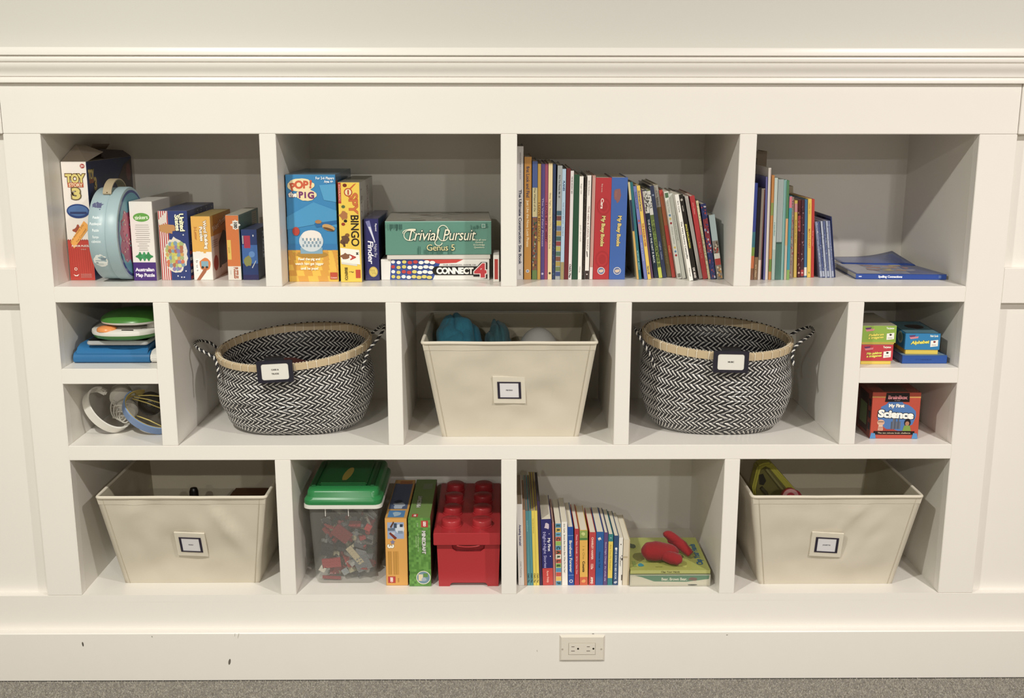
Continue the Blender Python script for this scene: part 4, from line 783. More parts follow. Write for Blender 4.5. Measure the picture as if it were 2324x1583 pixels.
# ---------------------------------------------------------------- canvas bins
def make_bin(label, rim, bot, zb, zr, seed, cardtext, patch, folds=(), cat='storage bin', rimdz=(0, 0, 0, 0), cyaw=0):
    """rim / bot: (x0, x1, y front, y back); open tapered fabric bin standing on zb"""
    ox, oy = (bot[0]+bot[1])/2, (bot[2]+bot[3])/2
    r = thing('canvas_bin', label, cat, (ox, oy, zb))
    H = zr-zb; col = 'd2c9b6'
    cr = lambda q: [(q[0]-ox, q[2]-oy), (q[1]-ox, q[2]-oy), (q[1]-ox, q[3]-oy), (q[0]-ox, q[3]-oy)]
    B, R_ = cr(bot), cr(rim)
    th = .16
    def wall(i, inner):
        b0, b1, r0, r1 = Vector((*B[i], 0)), Vector((*B[(i+1) % 4], 0)), Vector((*R_[i], H+rimdz[i])), Vector((*R_[(i+1) % 4], H+rimdz[(i+1) % 4]))
        n = (b1-b0).cross(r0-b0).normalized()
        def fn(u, v):
            p = (b0*(1-u)+b1*u)*(1-v)+(r0*(1-u)+r1*u)*v
            e = min(u, 1-u)*min(1, 1)*4; e = min(1, e)*min(1, v*5)*min(1, (1-v)*6)
            d = .42*noise.noise(Vector((u*3.0+seed*3+i*7, v*2.2, seed)))+.12*noise.noise(Vector((u*9+i*5, v*6, seed*2.3)))
            if i == 0:
                for fu, fv, ang, amp, wd in folds:
                    q = (u-fu)*math.cos(ang)+(v-fv)*.6*math.sin(ang); l = -(u-fu)*math.sin(ang)+(v-fv)*.6*math.cos(ang)
                    d += amp*math.exp(-(q/wd)**2)*math.exp(-(l/.28)**2)
            p = p+n*(d*e)
            if inner: p = p-n*th
            return p
        return fn
    m = M(col)
    for i in range(4): m.grid(wall(i, 0), 36 if i % 2 == 0 else 20, 22)
    m.add([(x, y, .0) for x, y in B], [(3, 2, 1, 0)])
    m.build('fabric_shell', CANVAS, r, smooth=2)
    m = M('c2b79e')
    for i in range(4): m.grid(wall(i, 1), 24 if i % 2 == 0 else 16, 14)
    m.add([(x*.97, y*.97, .15) for x, y in B], [(0, 1, 2, 3)])
    m.build('fabric_lining', CANVAS, r, smooth=2)
    # rolled rim
    pts = []; k = .35
    RV = [Vector((*R_[i], H+rimdz[i])) for i in range(4)]
    for i in range(4):
        a, b, c_ = RV[i-1], RV[i], RV[(i+1) % 4]
        p0, p2 = b+(a-b).normalized()*k, b+(c_-b).normalized()*k
        for t in (0, .25, .5, .75, 1): pts.append(p0*(1-t)**2+b*2*t*(1-t)+p2*t*t)
        for t in (.12, .25, .38, .5, .62, .75, .88): pts.append(p2.lerp(c_+(b-c_).normalized()*k, t)+Vector((0, 0, .05*noise.noise(Vector((i*3+t*4, seed, 0))))))
    m = M('dbd2bf').tube(pts, .17, 8, closed=True); m.build('rolled_rim', CANVAS, r, smooth=2)
    # hem: a second layer under the rim
    m = M('d2c9b6')
    w0 = wall(0, 0); n = Vector((0, -1, .1))
    m.grid(lambda u, v: w0(u, .925+.07*v)+Vector((0, -.035, 0)), 36, 2); m.build('hem_band', CANVAS, r, smooth=2)
    seam = M('bdb29b')
    for i, u in ((0, .965), (0, .035)): seam.tube([w0(u, v/16)+Vector((0, -.03, 0)) for v in range(0, 17)], .03, 5)
    seam.build('corner_seam', CANVAS, r)
    # sewn patch holding a bookplate
    u0, u1, v0, v1 = patch
    c0, c1, c2, c3 = w0(u0, v0), w0(u1, v0), w0(u1, v1), w0(u0, v1)
    pu = (c1-c0); W_ = pu.length; pu.normalize(); pv = (c3-c0); Hh = pv.length; pv.normalize(); pn = pu.cross(pv).normalized()
    T = Matrix(((pu.x, pv.x, pn.x, 0), (pu.y, pv.y, pn.y, 0), (pu.z, pv.z, pn.z, 0), (0, 0, 0, 1)))
    T = Matrix.Translation(c0+pn*.10) @ T @ Matrix.Rotation(cyaw, 4, 'Z')
    def pbuild(mm, name, mat, par, **k_):
        mm.T = None; mm.v = [tuple(T @ Vector(v)) for v in mm.v]; return mm.build(name, mat, par, **k_)
    pt = pbuild(M('ded6c4').box(0, W_, 0, Hh, -.1, .09), 'label_patch', CANVAS, r, bevel=.03)
    fx, fy = W_*.14, Hh*.19
    m = M('2a2436'); x0, x1, y0, y1 = fx, W_-fx, fy, Hh-fy; bw, bh = .22, .12
    m.box(x0, x1, y0, y0+bh, .08, .15).box(x0, x1, y1-bh, y1, .08, .15).box(x0, x0+bw, y0+bh, y1-bh, .08, .15).box(x1-bw, x1, y0+bh, y1-bh, .08, .15)
    pbuild(m, 'label_frame', PLAST, pt)
    pbuild(M('d9d8dc').box(x0+bw, x1-bw, y0+bh, y1-bh, .09, .11), 'label_card', PRINT, pt)
    p = P((0, 0, 0), (1, 0, 0), (0, 1, 0)); p.h = .115; p.text(cardtext, W_/2, Hh/2, .17, '4a4650', bold=.04, fit=.085*len(cardtext)+.06)
    pbuild(p.m, 'label_lettering', PRINT, pt, normals=False)
    return r
FOLD_A = ((.16, .80, -.55, .25, .035), (.24, .62, -.45, -.22, .05), (.80, .58, .62, .24, .03), (.86, .66, .66, -.18, .035), (.9, .45, .5, .15, .04), (.62, .62, -.8, .10, .04))
FOLD_C = ((.15, .82, -.6, .12, .04), (.8, .7, .6, .12, .05), (.5, .4, 1.2, .1, .06))
FOLD_D = ((.62, .8, -.65, .16, .02), (.72, .6, -.6, .10, .03), (.15, .8, -.6, .08, .04))
make_bin('cream canvas bin labelled pretend, in the middle cubby of the middle row', (-9.78, 6.92, .85, 16.2), (-8.12, 5.45, 2.85, 13.6), R2B, 8.98+ZF, 1, 'PRETEND', (.392, .606, .375, .655), FOLD_C)
make_bin('cream canvas bin labelled build, in the bottom left cubby', (-41.95, -25.4, .6, 16.4), (-40.6, -26.95, 2.87, 13.6), R3B, -6.42+ZF, 2, 'BUILD', (.425, .637, .325, .61), FOLD_A)
make_bin('cream canvas bin labelled with a girl\'s first name, in the bottom right cubby', (22.55, 39.35, .6, 16.4), (24.05, 37.6, 2.2, 13.4), R3B, -6.50+ZF, 3, 'JULIETTE', (.357, .572, .335, .62), FOLD_D, cyaw=-.03)
# ---------------------------------------------------------------- woven baskets
def make_basket(label, cx, cy, zb, rimA, rimB, botA, botB, H, tiltx, tilty, seed, belly, dent=None, skew=(0, 0)):
    r = thing('woven_basket', label, 'basket', (cx, cy, zb))
    def ring(t, v, off=0):
        """t angle, v 0 bottom .. 1 rim"""
        a = botA+(rimA-botA)*v+belly*math.sin(PI*min(1, v*1.25))*.75
        b = botB+(rimB-botB)*v+belly*math.sin(PI*min(1, v*1.25))*.5
        if v < .12: k = 1-.10*((.12-v)/.12)**2; a *= k; b *= k
        e = 2/(2.0+.55*(1-v)); c_, s_ = math.cos(t), math.sin(t)
        wob = .14*noise.noise(Vector((c_*1.6+seed, s_*1.6, v*2.4)))*min(1, (1-v)*4+.1)
        x = (a+off+wob)*math.copysign(abs(c_)**e, c_); y = (b+off+wob)*math.copysign(abs(s_)**e, s_)
        z = H*v+v*(tiltx*x/rimA+tilty*y/rimB)
        if dent:
            dt = (t-dent[0]+PI) % (2*PI)-PI; g = math.exp(-(dt/dent[2])**2)*math.exp(-((v-dent[1]-.25*dt)/.05)**2)*dent[3]
            x -= g*c_; y -= g*s_
        return Vector((x+skew[0]*v, y+skew[1]*v, z))
    n = 96; m = M('1b1a1e'); NV = 22
    m.grid(lambda u, v: ring(-2*PI*u, v, -.03), n, NV, closed_u=True)
    m.grid(lambda u, v: ring(-2*PI*u, v, -.17), n, NV, closed_u=True)
    bt = [ring(2*PI*k/n, 0, -.03) for k in range(n)]; m.add(bt, [tuple(range(n-1, -1, -1))]); m.add([v_+Vector((0, 0, .12)) for v_ in bt], [tuple(range(n))])
    m.build('basket_shell', PLAST, r, smooth=2)
    per = PI*(3*(rimA+rimB)-math.sqrt((3*rimA+rimB)*(rimA+3*rimB)))
    NC = int(per/.55); NR = 17
    for side in (0, 1):
        m = M(); 
        rows = range(NR) if side == 0 else range(NR-8, NR)
        for j in rows:
            v0, v1 = (j+.02)/NR*.955+.0, (j+.98)/NR*.955; sl = (1 if j % 2 else -1)*.95
            for i in range(NC):
                for kk, wd, cc in ((0, .30, 'd6d3ce'), (.40, .54, '2b2a2d')):
                    jit = ((i*7+j*13) % 5-2)*.01
                    a0 = (i+kk+jit-(.475 if sl > 0 else -.475)+(.5 if j % 2 else 0))/NC*2*PI; a1 = a0+sl/NC*2*PI; w_ = wd/NC*2*PI
                    o0, o1 = ((-.03, .05) if side == 0 else (-.17, -.23)); e0, e1 = max(.001, v0-.1/NR), v1+.1/NR
                    am = (a0+a1)/2; vm = (v0+v1)/2
                    base = [ring(a0, e0, o0), ring(a0+w_, e0, o0), ring(a1+w_, e1, o0), ring(a1, e1, o0)]
                    up = [ring(a0+w_*.12, v0+.12/NR, o1-.015*(1 if side == 0 else -1)), ring(a0+w_*.88, v0+.12/NR, o1-.015*(1 if side == 0 else -1)), ring(a1+w_*.88, v1-.12/NR, o1), ring(a1+w_*.12, v1-.12/NR, o1)]
                    fs = [(4, 5, 6, 7), (0, 1, 5, 4), (1, 2, 6, 5), (2, 3, 7, 6), (3, 0, 4, 7)]
                    if side: fs = [tuple(reversed(f_)) for f_ in fs]
                    m.add(base+up, fs, cc)
        stuff(m.build('woven_strands' if side == 0 else 'inner_strands', PLAST, r, normals=False))
    # palm rim band, bound with thin strips
    m = M('cbb48d')
    for off, s_ in ((.16, 1), (-.34, -1)): m.grid(lambda u, v: ring(-2*PI*u, .925+.075*v, off), n, 3, closed_u=True)
    m.grid(lambda u, v: ring(-2*PI*u, 1.0, -.34+.5*v)+Vector((0, 0, .06*math.sin(PI*v))), n, 3, closed_u=True); m.grid(lambda u, v: ring(-2*PI*u, .925, -.34+.5*v), n, 1, closed_u=True)
    m.build('rim_band', material('palm_wood', .5, attr=True, bump=.2, bscale=120), r, smooth=True)
    nb = 44; PW = MATS['palm_wood']; me = None
    for k in range(nb):
        t = 2*PI*(k+.3*(k % 3)/3)/nb; dt = .045/rimA
        prof_ = [(.915, -.40), (.96, -.42), (1.0, -.41), (1.012, -.2), (1.012, .08), (1.0, .22), (.96, .22), (.915, .20)]
        pts = []
        for v_, of_ in prof_:
            for d in (-1, 1): pts.append(ring(t+d*dt*(1.6 if abs(math.cos(t)) > .8 else 1), min(v_, 1.0), of_)+Vector((0, 0, .08 if v_ > 1.001 else 0)))
        M('e6dac0').add(pts, [(2*i, 2*i+1, 2*i+3, 2*i+2) for i in range(len(prof_)-1)]).build('rim_binding', PW, r, normals=False)
    # little cream loops standing on the rim between the bindings
    m = M('d8ceb8')
    for k in range(150):
        t = 2*PI*k/150
        if math.sin(t) < .1: m.tube([ring(t-.012, 1, -.1)+Vector((0, 0, .02)), ring(t-.008, 1, -.1)+Vector((0, 0, .12)), ring(t+.008, 1, -.1)+Vector((0, 0, .12)), ring(t+.014, 1, -.1)+Vector((0, 0, .02))], .035, 4)
        elif k % 2: m.tube([ring(t-.012, 1, -.1)+Vector((0, 0, .1)), ring(t+.014, 1, -.1)+Vector((0, 0, .1))], .05, 4, col='1e1c20')
    stuff(m.build('rim_lashing', PW, r))
    r['_'] = 1; del r['_']
    return r, ring
def rope(parent, pts, name='rope_handle', rad=.1):
    """two-colour twisted rope along a path"""
    P_ = [Vector(p) for p in pts]; out = []
    for i in range(len(P_)-1): # Catmull-Rom
        a, b, c_, d = P_[max(i-1, 0)], P_[i], P_[i+1], P_[min(i+2, len(P_)-1)]
        for k in range(10):
            t = k/10; out.append(.5*((2*b)+(c_-a)*t+(2*a-5*b+4*c_-d)*t*t+(3*b-a-3*c_+d)*t**3))
    out.append(P_[-1]); m = M(); L_ = 0; ph = []
    for i, p in enumerate(out):
        if i: L_ += (p-out[i-1]).length
        ph.append(L_)
    for q, cc in ((0, 'd6d3cd'), (2*PI/3, '222125'), (4*PI/3, '222125')):
        st = []; b = None
        for i, p in enumerate(out):
            t = (out[min(i+1, len(out)-1)]-out[max(i-1, 0)]).normalized()
            if b is None: b = t.cross(Vector((0, .3, 1))).normalized()
            else: b = (b-t*b.dot(t)).normalized()
            c2 = t.cross(b); w_ = q+ph[i]*2*PI/.62; st.append(p+(b*math.cos(w_)+c2*math.sin(w_))*rad*.8)
        m.tube(st, rad*.85, 6, col=cc)
    return m.build(name, PLAST, parent, smooth=2)
def holder(label, cx, cz, Y, W_, H_, lines, roll, basket_clip=.5):
    r = thing('label_holder', label, 'label holder', (cx, Y, cz), rot=(0, roll, 0))
    def rrect(a0, a1, b0, b1, rad, n=5):
        pts = []
        for (x, z, s0) in ((a1-rad, b1-rad, 0), (a0+rad, b1-rad, PI/2), (a0+rad, b0+rad, PI), (a1-rad, b0+rad, 1.5*PI)):
            pts += [(x+rad*math.cos(s0+PI/2*k/n), z+rad*math.sin(s0+PI/2*k/n)) for k in range(n+1)]
        return pts
    o = rrect(-W_/2, W_/2, -H_/2, H_/2, .12); i_ = rrect(-W_/2+.42, W_/2-.42, -H_/2+.28, H_/2-.3, .22)
    m = M('22202e'); N = len(o); vs = [(x, -.12, z) for x, z in o]+[(x, -.12, z) for x, z in i_]+[(x, .1, z) for x, z in o]+[(x, -.04, z) for x, z in i_]
    fs = []
    for k in range(N):
        j = (k+1) % N; fs += [(k, j, N+j, N+k), (k, 2*N+k, 2*N+j, j), (N+k, N+j, 3*N+j, 3*N+k)]
    fs += [tuple(range(2*N, 3*N)), tuple(range(3*N, 4*N))]
    m.add(vs, fs).build('holder_frame', PLAST, r)
    M('dddad2').prism(rrect(-W_/2+.42, W_/2-.42, -H_/2+.28, H_/2-.3, .22), .02, axis='y', z0=-.075).build('label_card', PRINT, r)
    M('1a191f').box(-.9*W_/3.3, .9*W_/3.3, .02, .1, H_/2-.05, H_/2+.28).box(-.9*W_/3.3, .9*W_/3.3, .1, .75, H_/2+.2, H_/2+.28).build('holder_hook', PLAST, r, bevel=.02)
    p = P((0, -.078, 0), (1, 0, 0), (0, 0, 1))
    for k, t in enumerate(lines): p.text(t, 0, (len(lines)-1)*.19-k*.40, .2, '55524e', bold=.05, fit=.108*len(t)+.05)
    p.build('label_lettering', r)
    return r
# basket 1
b1, ring1 = make_basket('black and white woven basket labelled cars and trucks, left of the middle canvas bin', -23.25, 8.2, R2B, 7.75, 6.9, 6.35, 5.2, 8.35, .55, .75, 1.7, 1.15, dent=(-2.35, .34, .5, .35), skew=(-.15, 0))
loc = lambda p: (Vector(p)-Vector((-23.25, 8.2, R2B)))
rope(b1, [loc(AT(488, 800, 9.5)+Vector((.5, 0, .2))), loc(AT(478, 778, 10)), loc(AT(452, 773, 8.5)), loc(AT(442, 779, 6.5)), loc(AT(449, 790, 4.8)), loc(AT(470, 802, 4.2)), loc(AT(486, 812, 4.0)), loc(AT(493, 830, 3.6)), loc(AT(497, 858, 3.5))])
rope(b1, [loc(AT(829, 766, 10.5)), loc(AT(846, 755, 9.5)), loc(AT(862, 742, 8.5)), loc(AT(871, 738, 7)), loc(AT(869, 750, 5.8)), loc(AT(855, 772, 5.2)), loc(AT(840, 790, 5)), loc(AT(830, 812, 4.6)), loc(AT(823, 838, 4.2))])
hc = AT(624.7, 842.5, .75); holder('navy clip-on label holder reading cars and trucks on the left basket', hc.x, hc.z, .72, 3.45, 2.15, ('CARS &', 'TRUCKS'), math.radians(-3))
m = M('7c1f22'); toy = thing('toy_car', 'dark red toy just visible inside the left woven basket', 'toy', (-24.2, 9.5, R2B+.2))
M('8a2226').prism([(-3.0, 0), (3.6, 0), (3.6, 4.6), (2.6, 5.4), (.2, 6.05), (-1.6, 6.0), (-3.0, 5.2)], 3.0, axis='y', z0=-1.5).build('car_body', PLAST, toy, bevel=.2, seg=3)
M('3a3436').box(-1.4, 1.2, -1.56, 1.56, 4.6, 5.5).build('window', PLAST, toy, bevel=.05)
for sx in (-1.9, 2.2): M('1e1d20').lathe([(0, -1.75), (.8, -1.75), (.9, -1.6), (.9, 1.6), (.8, 1.75), (0, 1.75)], 18, (sx, 0, .9), axis='y').build('wheel', PLAST, toy)
# basket 2
B2C = (19.75, 8.0)
b2, ring2 = make_basket('black and white woven basket labelled music, right of the middle canvas bin', B2C[0], B2C[1], R2B, 7.5, 6.9, 6.35, 5.1, 9.3, -.3, .55, 5.1, 1.0, skew=(.1, 0))
loc = lambda p: (Vector(p)-Vector((B2C[0], B2C[1], R2B)))
rope(b2, [loc(AT(1470, 757, 10)), loc(AT(1457, 750, 9.5)), loc(AT(1446, 745, 8.5)), loc(AT(1440, 742, 6.8)), loc(AT(1444, 752, 5.0)), loc(AT(1455, 770, 4.4)), loc(AT(1466, 788, 4.0)), loc(AT(1478, 810, 3.8)), loc(AT(1486, 832, 3.8))])
rope(b2, [loc(AT(1788, 770, 10)), loc(AT(1797, 758, 10.2)), loc(AT(1815, 748, 9.8)), loc(AT(1838, 742, 8.8)), loc(AT(1846, 750, 7)), loc(AT(1835, 763, 5.6)), loc(AT(1815, 777, 5)), loc(AT(1802, 792, 4.6)), loc(AT(1798, 812, 4.2)), loc(AT(1802, 828, 4.0))])
hc = AT(1658.3, 820.5, .8); holder('navy clip-on label holder reading music on the right basket', hc.x, hc.z, .74, 3.4, 2.12, ('MUSIC',), math.radians(1))
# ---------------------------------------------------------------- contents of the canvas bins
def lump(name, label, cat, c_, rad, col, fn, mat=FLEECE, n=(56, 36)):
    def f(u, v):
        t, ph = 2*PI*u, PI*v; d = Vector((math.cos(t)*math.sin(ph), math.sin(t)*math.sin(ph), -math.cos(ph)))
        k = fn(d); q = Vector((d.x*rad[0]*k+c_[0], d.y*rad[1]*k+c_[1], d.z*rad[2]*k+c_[2])); h_ = max(0, min(1, (q.z-R2B)/10.1))
        q.z = max(q.z, R2B+.5); q.x = max(q.x, -8.12-1.66*h_+.75); q.y = min(max(q.y, 2.85-2.0*h_+.8), 13.6+2.6*h_-.8)
        return q-Vector(c_)
    m = M(col).grid(f, n[0], n[1], closed_u=True); o = m.build(name, mat, smooth=2, loc=c_); tag(o, label, cat); return o
def folds(s, n_=4.4):
    def f(d):
        q = noise.noise(d*1.3+Vector((s, 0, 0))); ph = d.x*n_+d.y*1.1+d.z*.8+2.2*q+s
        return .97+.13*(abs(math.sin(ph))**.55-.5)+.10*noise.noise(d*2.1+Vector((0, s, 0)))+.05*(abs(math.sin(d.z*5+d.x*2+3*q))**.6-.5)+.008*noise.noise(d*16)
    return f
def heap(name, label, cat, px, py, Y, rad, col, fn, **k):
    c_ = AT(px, py, Y); return lump(name, label, cat, (c_.x, Y, c_.z-rad[2]*.93), rad, col, fn, **k)
heap('fleece_blanket', 'crumpled bright blue fleece blanket in the left of the middle canvas bin', 'blanket', 1037, 724, 9.6, (2.7, 4.3, 4.4), '3292b2', folds(3.1), n=(150, 100))
heap('folded_cloth', 'dark teal bundled cloth between the blue fleece and the white ball', 'cloth', 1131, 736, 9.8, (1.55, 4.0, 4.2), '447a86', folds(8.4, 5.2), n=(110, 80))
heap('white_ball', 'round pale toy half hidden behind the rim of the middle canvas bin', 'toy', 1222, 748, 8.6, (2.25, 2.6, 3.2), 'd6d4d2', lambda d: 1, mat=MATTE)
t = thing('toy_block', 'small dark rounded toy peeping over the rim of the bottom left canvas bin', 'toy', (-34.9, 10.4, R3B+.3))
M('5a4426').box(-1.8, 2.6, -2, 2, 0, 5.1).build('block_body', MATTE, t, bevel=.5, seg=3); M('1a1512').lathe([(0, 2.55), (.35, 2.45), (.48, 2.1), (.5, .2), (.6, 0)], 18, (-.1, -1.0, 5.1)).build('knob', PLAST, t, smooth=True)
t = thing('wooden_toy', 'brown wooden toy lying low inside the bottom left canvas bin', 'toy', (-29.8, 11.6, R3B+.3)); M('6a4420').box(-2.0, 2.2, -2, 2, 0, 6.15).build('toy_body', MATTE, t, bevel=.3)
# yellow toy with a red dial in the right bin
t = thing('toy_guitar', 'yellow frame shaped plastic toy leaning in the left of the bottom right canvas bin', 'toy', (26.4, 10, R3B+.5))
q = lambda pts, Y: [(v.x-26.4, v.z-R3B-.5) for v in (AT(a_, b_, Y) for a_, b_ in pts)]
Yt = 11.0
M('b3ad2e').prism(q([(1716, 1052), (1730, 1046), (1746, 1044), (1752, 1050), (1800, 1104), (1815, 1150), (1712, 1150), (1704, 1100)], Yt), 1.7, axis='y', z0=.2).build('toy_shell', PLAST, t, bevel=.18, seg=3)
M('6b6528').prism(q([(1722, 1060), (1733, 1052), (1742, 1056), (1786, 1108), (1794, 1150), (1716, 1150), (1711, 1104)], Yt), .1, axis='y', z0=.08).build('front_panel', MATTE, t, bevel=.03)  # olive against the yellow shell: unlit front and lit edge put into the colours
M('2a2718').prism(q([(1718, 1071), (1727, 1068), (1734, 1084), (1728, 1094), (1719, 1092)], Yt), .05, axis='y', z0=.02).build('panel_hole', MATTE, t)
M('8a8450').tube([Vector((a_, -.12, b_)) for a_, b_ in q([(1733, 1056), (1750, 1078), (1776, 1110)], Yt)], .14, 8).build('panel_rod', PLAST, t)
M('4a4428').tube([Vector((a_, -.1, b_)) for a_, b_ in q([(1722, 1098), (1734, 1112), (1740, 1128)], Yt)], .2, 8).build('panel_strap', MATTE, t)
cd = AT(1793, 1127, 7.0)
t2 = thing('toy_drum', 'red round plastic toy peeping over the rim of the bottom right canvas bin', 'toy', (cd.x, 7.2, cd.z), rot=(math.radians(80), 0, 0))
M('c8283c').lathe([(0, .45), (.3, .48), (.78, .45), (.88, .34), (.88, -.3), (.8, -.4), (0, -.4)], 36).build('disc', PLAST, t2, smooth=True)
M('e0a0a0').lathe([(.80, .47), (.84, .47), (.84, .44)], 36).build('disc_edge', PLAST, t2)
M('a8a4a0').lathe([(0, .62), (.1, .6), (.13, .48)], 10).build('screw', PLAST, t2)
M('b02034').prism([(.3, .75), (.95, .55), (1.5, -.2), (1.9, -.9), (0, -1.4), (-.6, -.6)], .6, z0=-.38).build('disc_mount', PLAST, t2, bevel=.06)
# ---------------------------------------------------------------- small cubbies on the left
def rbox(o, name, par, x0, x1, y0, y1, z0, z1, rad, col, mat=PLAST, bev=.08, seg=3, n=6):
    pts = []
    for (x, y, s0) in ((x1-rad, y1-rad, 0), (x0+rad, y1-rad, PI/2), (x0+rad, y0+rad, PI), (x1-rad, y0+rad, 1.5*PI)):
        pts += [(x+rad*math.cos(s0+PI/2*k/n), y+rad*math.sin(s0+PI/2*k/n)) for k in range(n+1)]
    return M(col).prism(pts, z1-z0, z0=z0).build(name, mat, par, bevel=bev, seg=seg, smooth=True)
t = thing('toy_laptop', 'thick blue children\'s laptop with a white end cap at the bottom of the small stack', 'toy laptop', (-43.75, 2.2, S1))
m = M('1b689e'); pr = [(0, .35), (.12, .1), (.4, 0), (9.3, 0), (9.3, 1.05), (.9, 1.12), (.35, 1.0), (.1, .75)]
m.prism(pr, 7.4, axis='x', z0=.05); m.build('lower_shell', PLAST, t, bevel=.05, smooth=True)
pr2 = [(.2, .86), (.35, .98), (.8, 1.1), (9.3, 1.12), (9.3, 1.75), (1.3, 1.72), (.55, 1.5), (.22, 1.18)]
M('1d6ea6').prism(pr2, 6.9, axis='x', z0=.35).build('upper_shell', PLAST, t, bevel=.05, smooth=True)
M('dcd8d2').prism([(0, .38), (.2, .08), (9.3, .05), (9.3, 1.2), (.7, 1.2), (.1, .8)], .9, axis='x', z0=7.5).build('end_cap', PLAST, t, bevel=.08, smooth=True)
M('17324e').box(.5, 7.4, .35, 9.2, -.0, .06).build('foot_strip', PLAST, t)
t = thing('tablet', 'silver edged black tablet lying between the blue laptop and the green toy', 'tablet', (-42.3, 2.2, S1+1.80))
rbox(t, 'metal_case', t, 0, 5.9, 0, 7.6, 0, .42, .35, 'b4b6b8', material('aluminium', .35, attr=True, metal=.15), bev=.1)
rbox(t, 'screen', t, .12, 5.78, .1, 7.5, .42, .47, .3, '121214', bev=.02, seg=1)
# green and white clamshell toy
t = thing('toy_clamshell', 'green and white open clamshell learning toy with an orange button on top of the stack', 'electronic toy', (-38.8, 5.0, S1+2.29))
def pod(name, sx, sy, prof_, col, cx=0, par=t):
    n = 48; vs = []
    for sc_, z in prof_:
        for k in range(n):
            a = 2*PI*k/n; e = 2/2.6; c_, s_ = math.cos(a), math.sin(a)
            vs.append((cx+sx*sc_*math.copysign(abs(c_)**e, c_), sy*sc_*math.copysign(abs(s_)**e, s_), z))
    m = len(prof_); fs = [(i*n+k, i*n+(k+1) % n, (i+1)*n+(k+1) % n, (i+1)*n+k) for i in range(m-1) for k in range(n)]+[tuple(range(n-1, -1, -1)), tuple((m-1)*n+k for k in range(n))]
    return M(col).add(vs, fs).build(name, PLAST, par, smooth=True)
pod('lower_shell', 3.35, 4.0, [(.55, 0), (.8, .08), (.95, .3), (1.0, .62)], '3f8a26')
pod('keyboard_deck', 3.35, 4.0, [(1.0, .62), (1.01, .8), (1.0, .98), (.94, 1.1), (.8, 1.16), (.7, 1.17)], 'dcd9d2')
pod('hinge_lobe', 1.6, 2.0, [(.7, .2), (1.0, .35), (1.0, .95), (.8, 1.1)], 'dcd9d2', cx=1.95)
pod('lid_underside', 2.95, 3.7, [(.9, 1.55), (1.0, 1.68), (1.02, 1.85)], 'd3d0c9', cx=.55)
pod('lid', 2.95, 3.7, [(1.02, 1.85), (1.0, 2.05), (.92, 2.25), (.7, 2.45), (.4, 2.55)], '3a7a24', cx=.55)
M('e08a3c').lathe([(1.0, 0), (1.0, .14), (.9, .32), (.6, .44), (0, .48)], 28, sx=.95, sy=.9, c=(-1.3, -3.0, 1.0)).build('orange_button', PLAST, t, smooth=True)
M('2a2420').box(.3, 1.4, -3.62, -3.5, 1.13, 1.2).build('card_slot', PLAST, t); M('8a8880').lathe([(.3, 0), (.3, .06), (.2, .1)], 14, (2.1, -2.6, 1.12)).build('small_button', PLAST, t)
M('d3d0c9').lathe([(.45, 0), (.5, .1), (.5, .7), (.4, .8)], 16, (2.6, -1.6, 1.05)).build('hinge_post', PLAST, t, smooth=True)
M('c8c5be').box(-1.2, 1.8, 2.2, 3.4, 1.1, 1.6).build('hinge_bar', PLAST, t, bevel=.1)
# headphones
def band(par, name, c_, ra, rb, w_, th, a0, a1, col, R3, inner=None, mat=PLAST, n=56):
    vs = []; vi = []
    for k in range(n+1):
        t_ = a0+(a1-a0)*k/n; e = Vector((ra*math.cos(t_), 0, rb*math.sin(t_))); nn = Vector((math.cos(t_)/ra, 0, math.sin(t_)/rb)).normalized()
        for o_ in (0, th):
            for s_ in (-w_/2, w_/2): vs.append(R3 @ (e+nn*o_+Vector((0, s_, 0)))+Vector(c_))
    fs = []
    for k in range(n):
        a, b = 4*k, 4*k+4; fs += [(a, b, b+1, a+1), (a+2, a+3, b+3, b+2), (a, a+2, b+2, b), (a+1, b+1, b+3, a+3)]
    fs += [(0, 1, 3, 2), (4*n, 4*n+2, 4*n+3, 4*n+1)]
    return M(col).add(vs, fs).build(name, mat, par, smooth=True)
def cup(par, name, c_, R3, r_, d, col, pad, cord=None):
    T = Matrix.Translation(Vector(c_)) @ R3.to_4x4()
    m = M(col); m.T = T; m.lathe([(0, -d*.5), (r_*.7, -d*.5), (r_, -d*.25), (r_, d*.2), (r_*.9, d*.3)], 30, axis='y'); s_ = m.build(name, PLAST, par, smooth=True)
    m = M(pad); m.T = T; pts = [(r_*.72*math.cos(2*PI*k/28), d*.42, r_*.72*math.sin(2*PI*k/28)) for k in range(28)]; m.tube(pts, r_*.27, 8, closed=True); m.build('ear_pad', MATTE, s_, smooth=2)
    return s_
def basis(m_, d_):
    m_ = Vector(m_).normalized(); d_ = Vector(d_); d_ = (d_-m_*d_.dot(m_)).normalized(); n_ = d_.cross(m_)
    return Matrix(((m_.x, n_.x, d_.x), (m_.y, n_.y, d_.y), (m_.z, n_.z, d_.z)))
hc = AT(238, 931, 5.0)
h1 = thing('headphones', 'white children\'s headphones leaning in the lower small cubby on the left', 'headphones', (hc.x+.35, 4.7, R2B))
HZ = hc.z-R2B-.1; RA = basis((.66, .10, -.74), (.30, .92, .26))
band(h1, 'headband', (0, 0, HZ), 2.42, 1.85, 1.0, .14, -PI*1.22, PI*.12, 'dedbd3', RA)
band(h1, 'headband_pad', (0, 0, HZ), 2.33, 1.76, .8, .09, -PI*1.15, PI*.08, 'c4c0b6', RA, mat=MATTE)
e_ = RA @ Vector((2.42*math.cos(-PI*1.26), 0, 1.85*math.sin(-PI*1.26)))+Vector((0, 0, HZ))
M('d4d0c7').box(-.5, .55, -.3, .3, -.28, .28).build('slider', PLAST, h1, bevel=.12, seg=3, loc=e_, rot=(0, math.radians(28), 0))
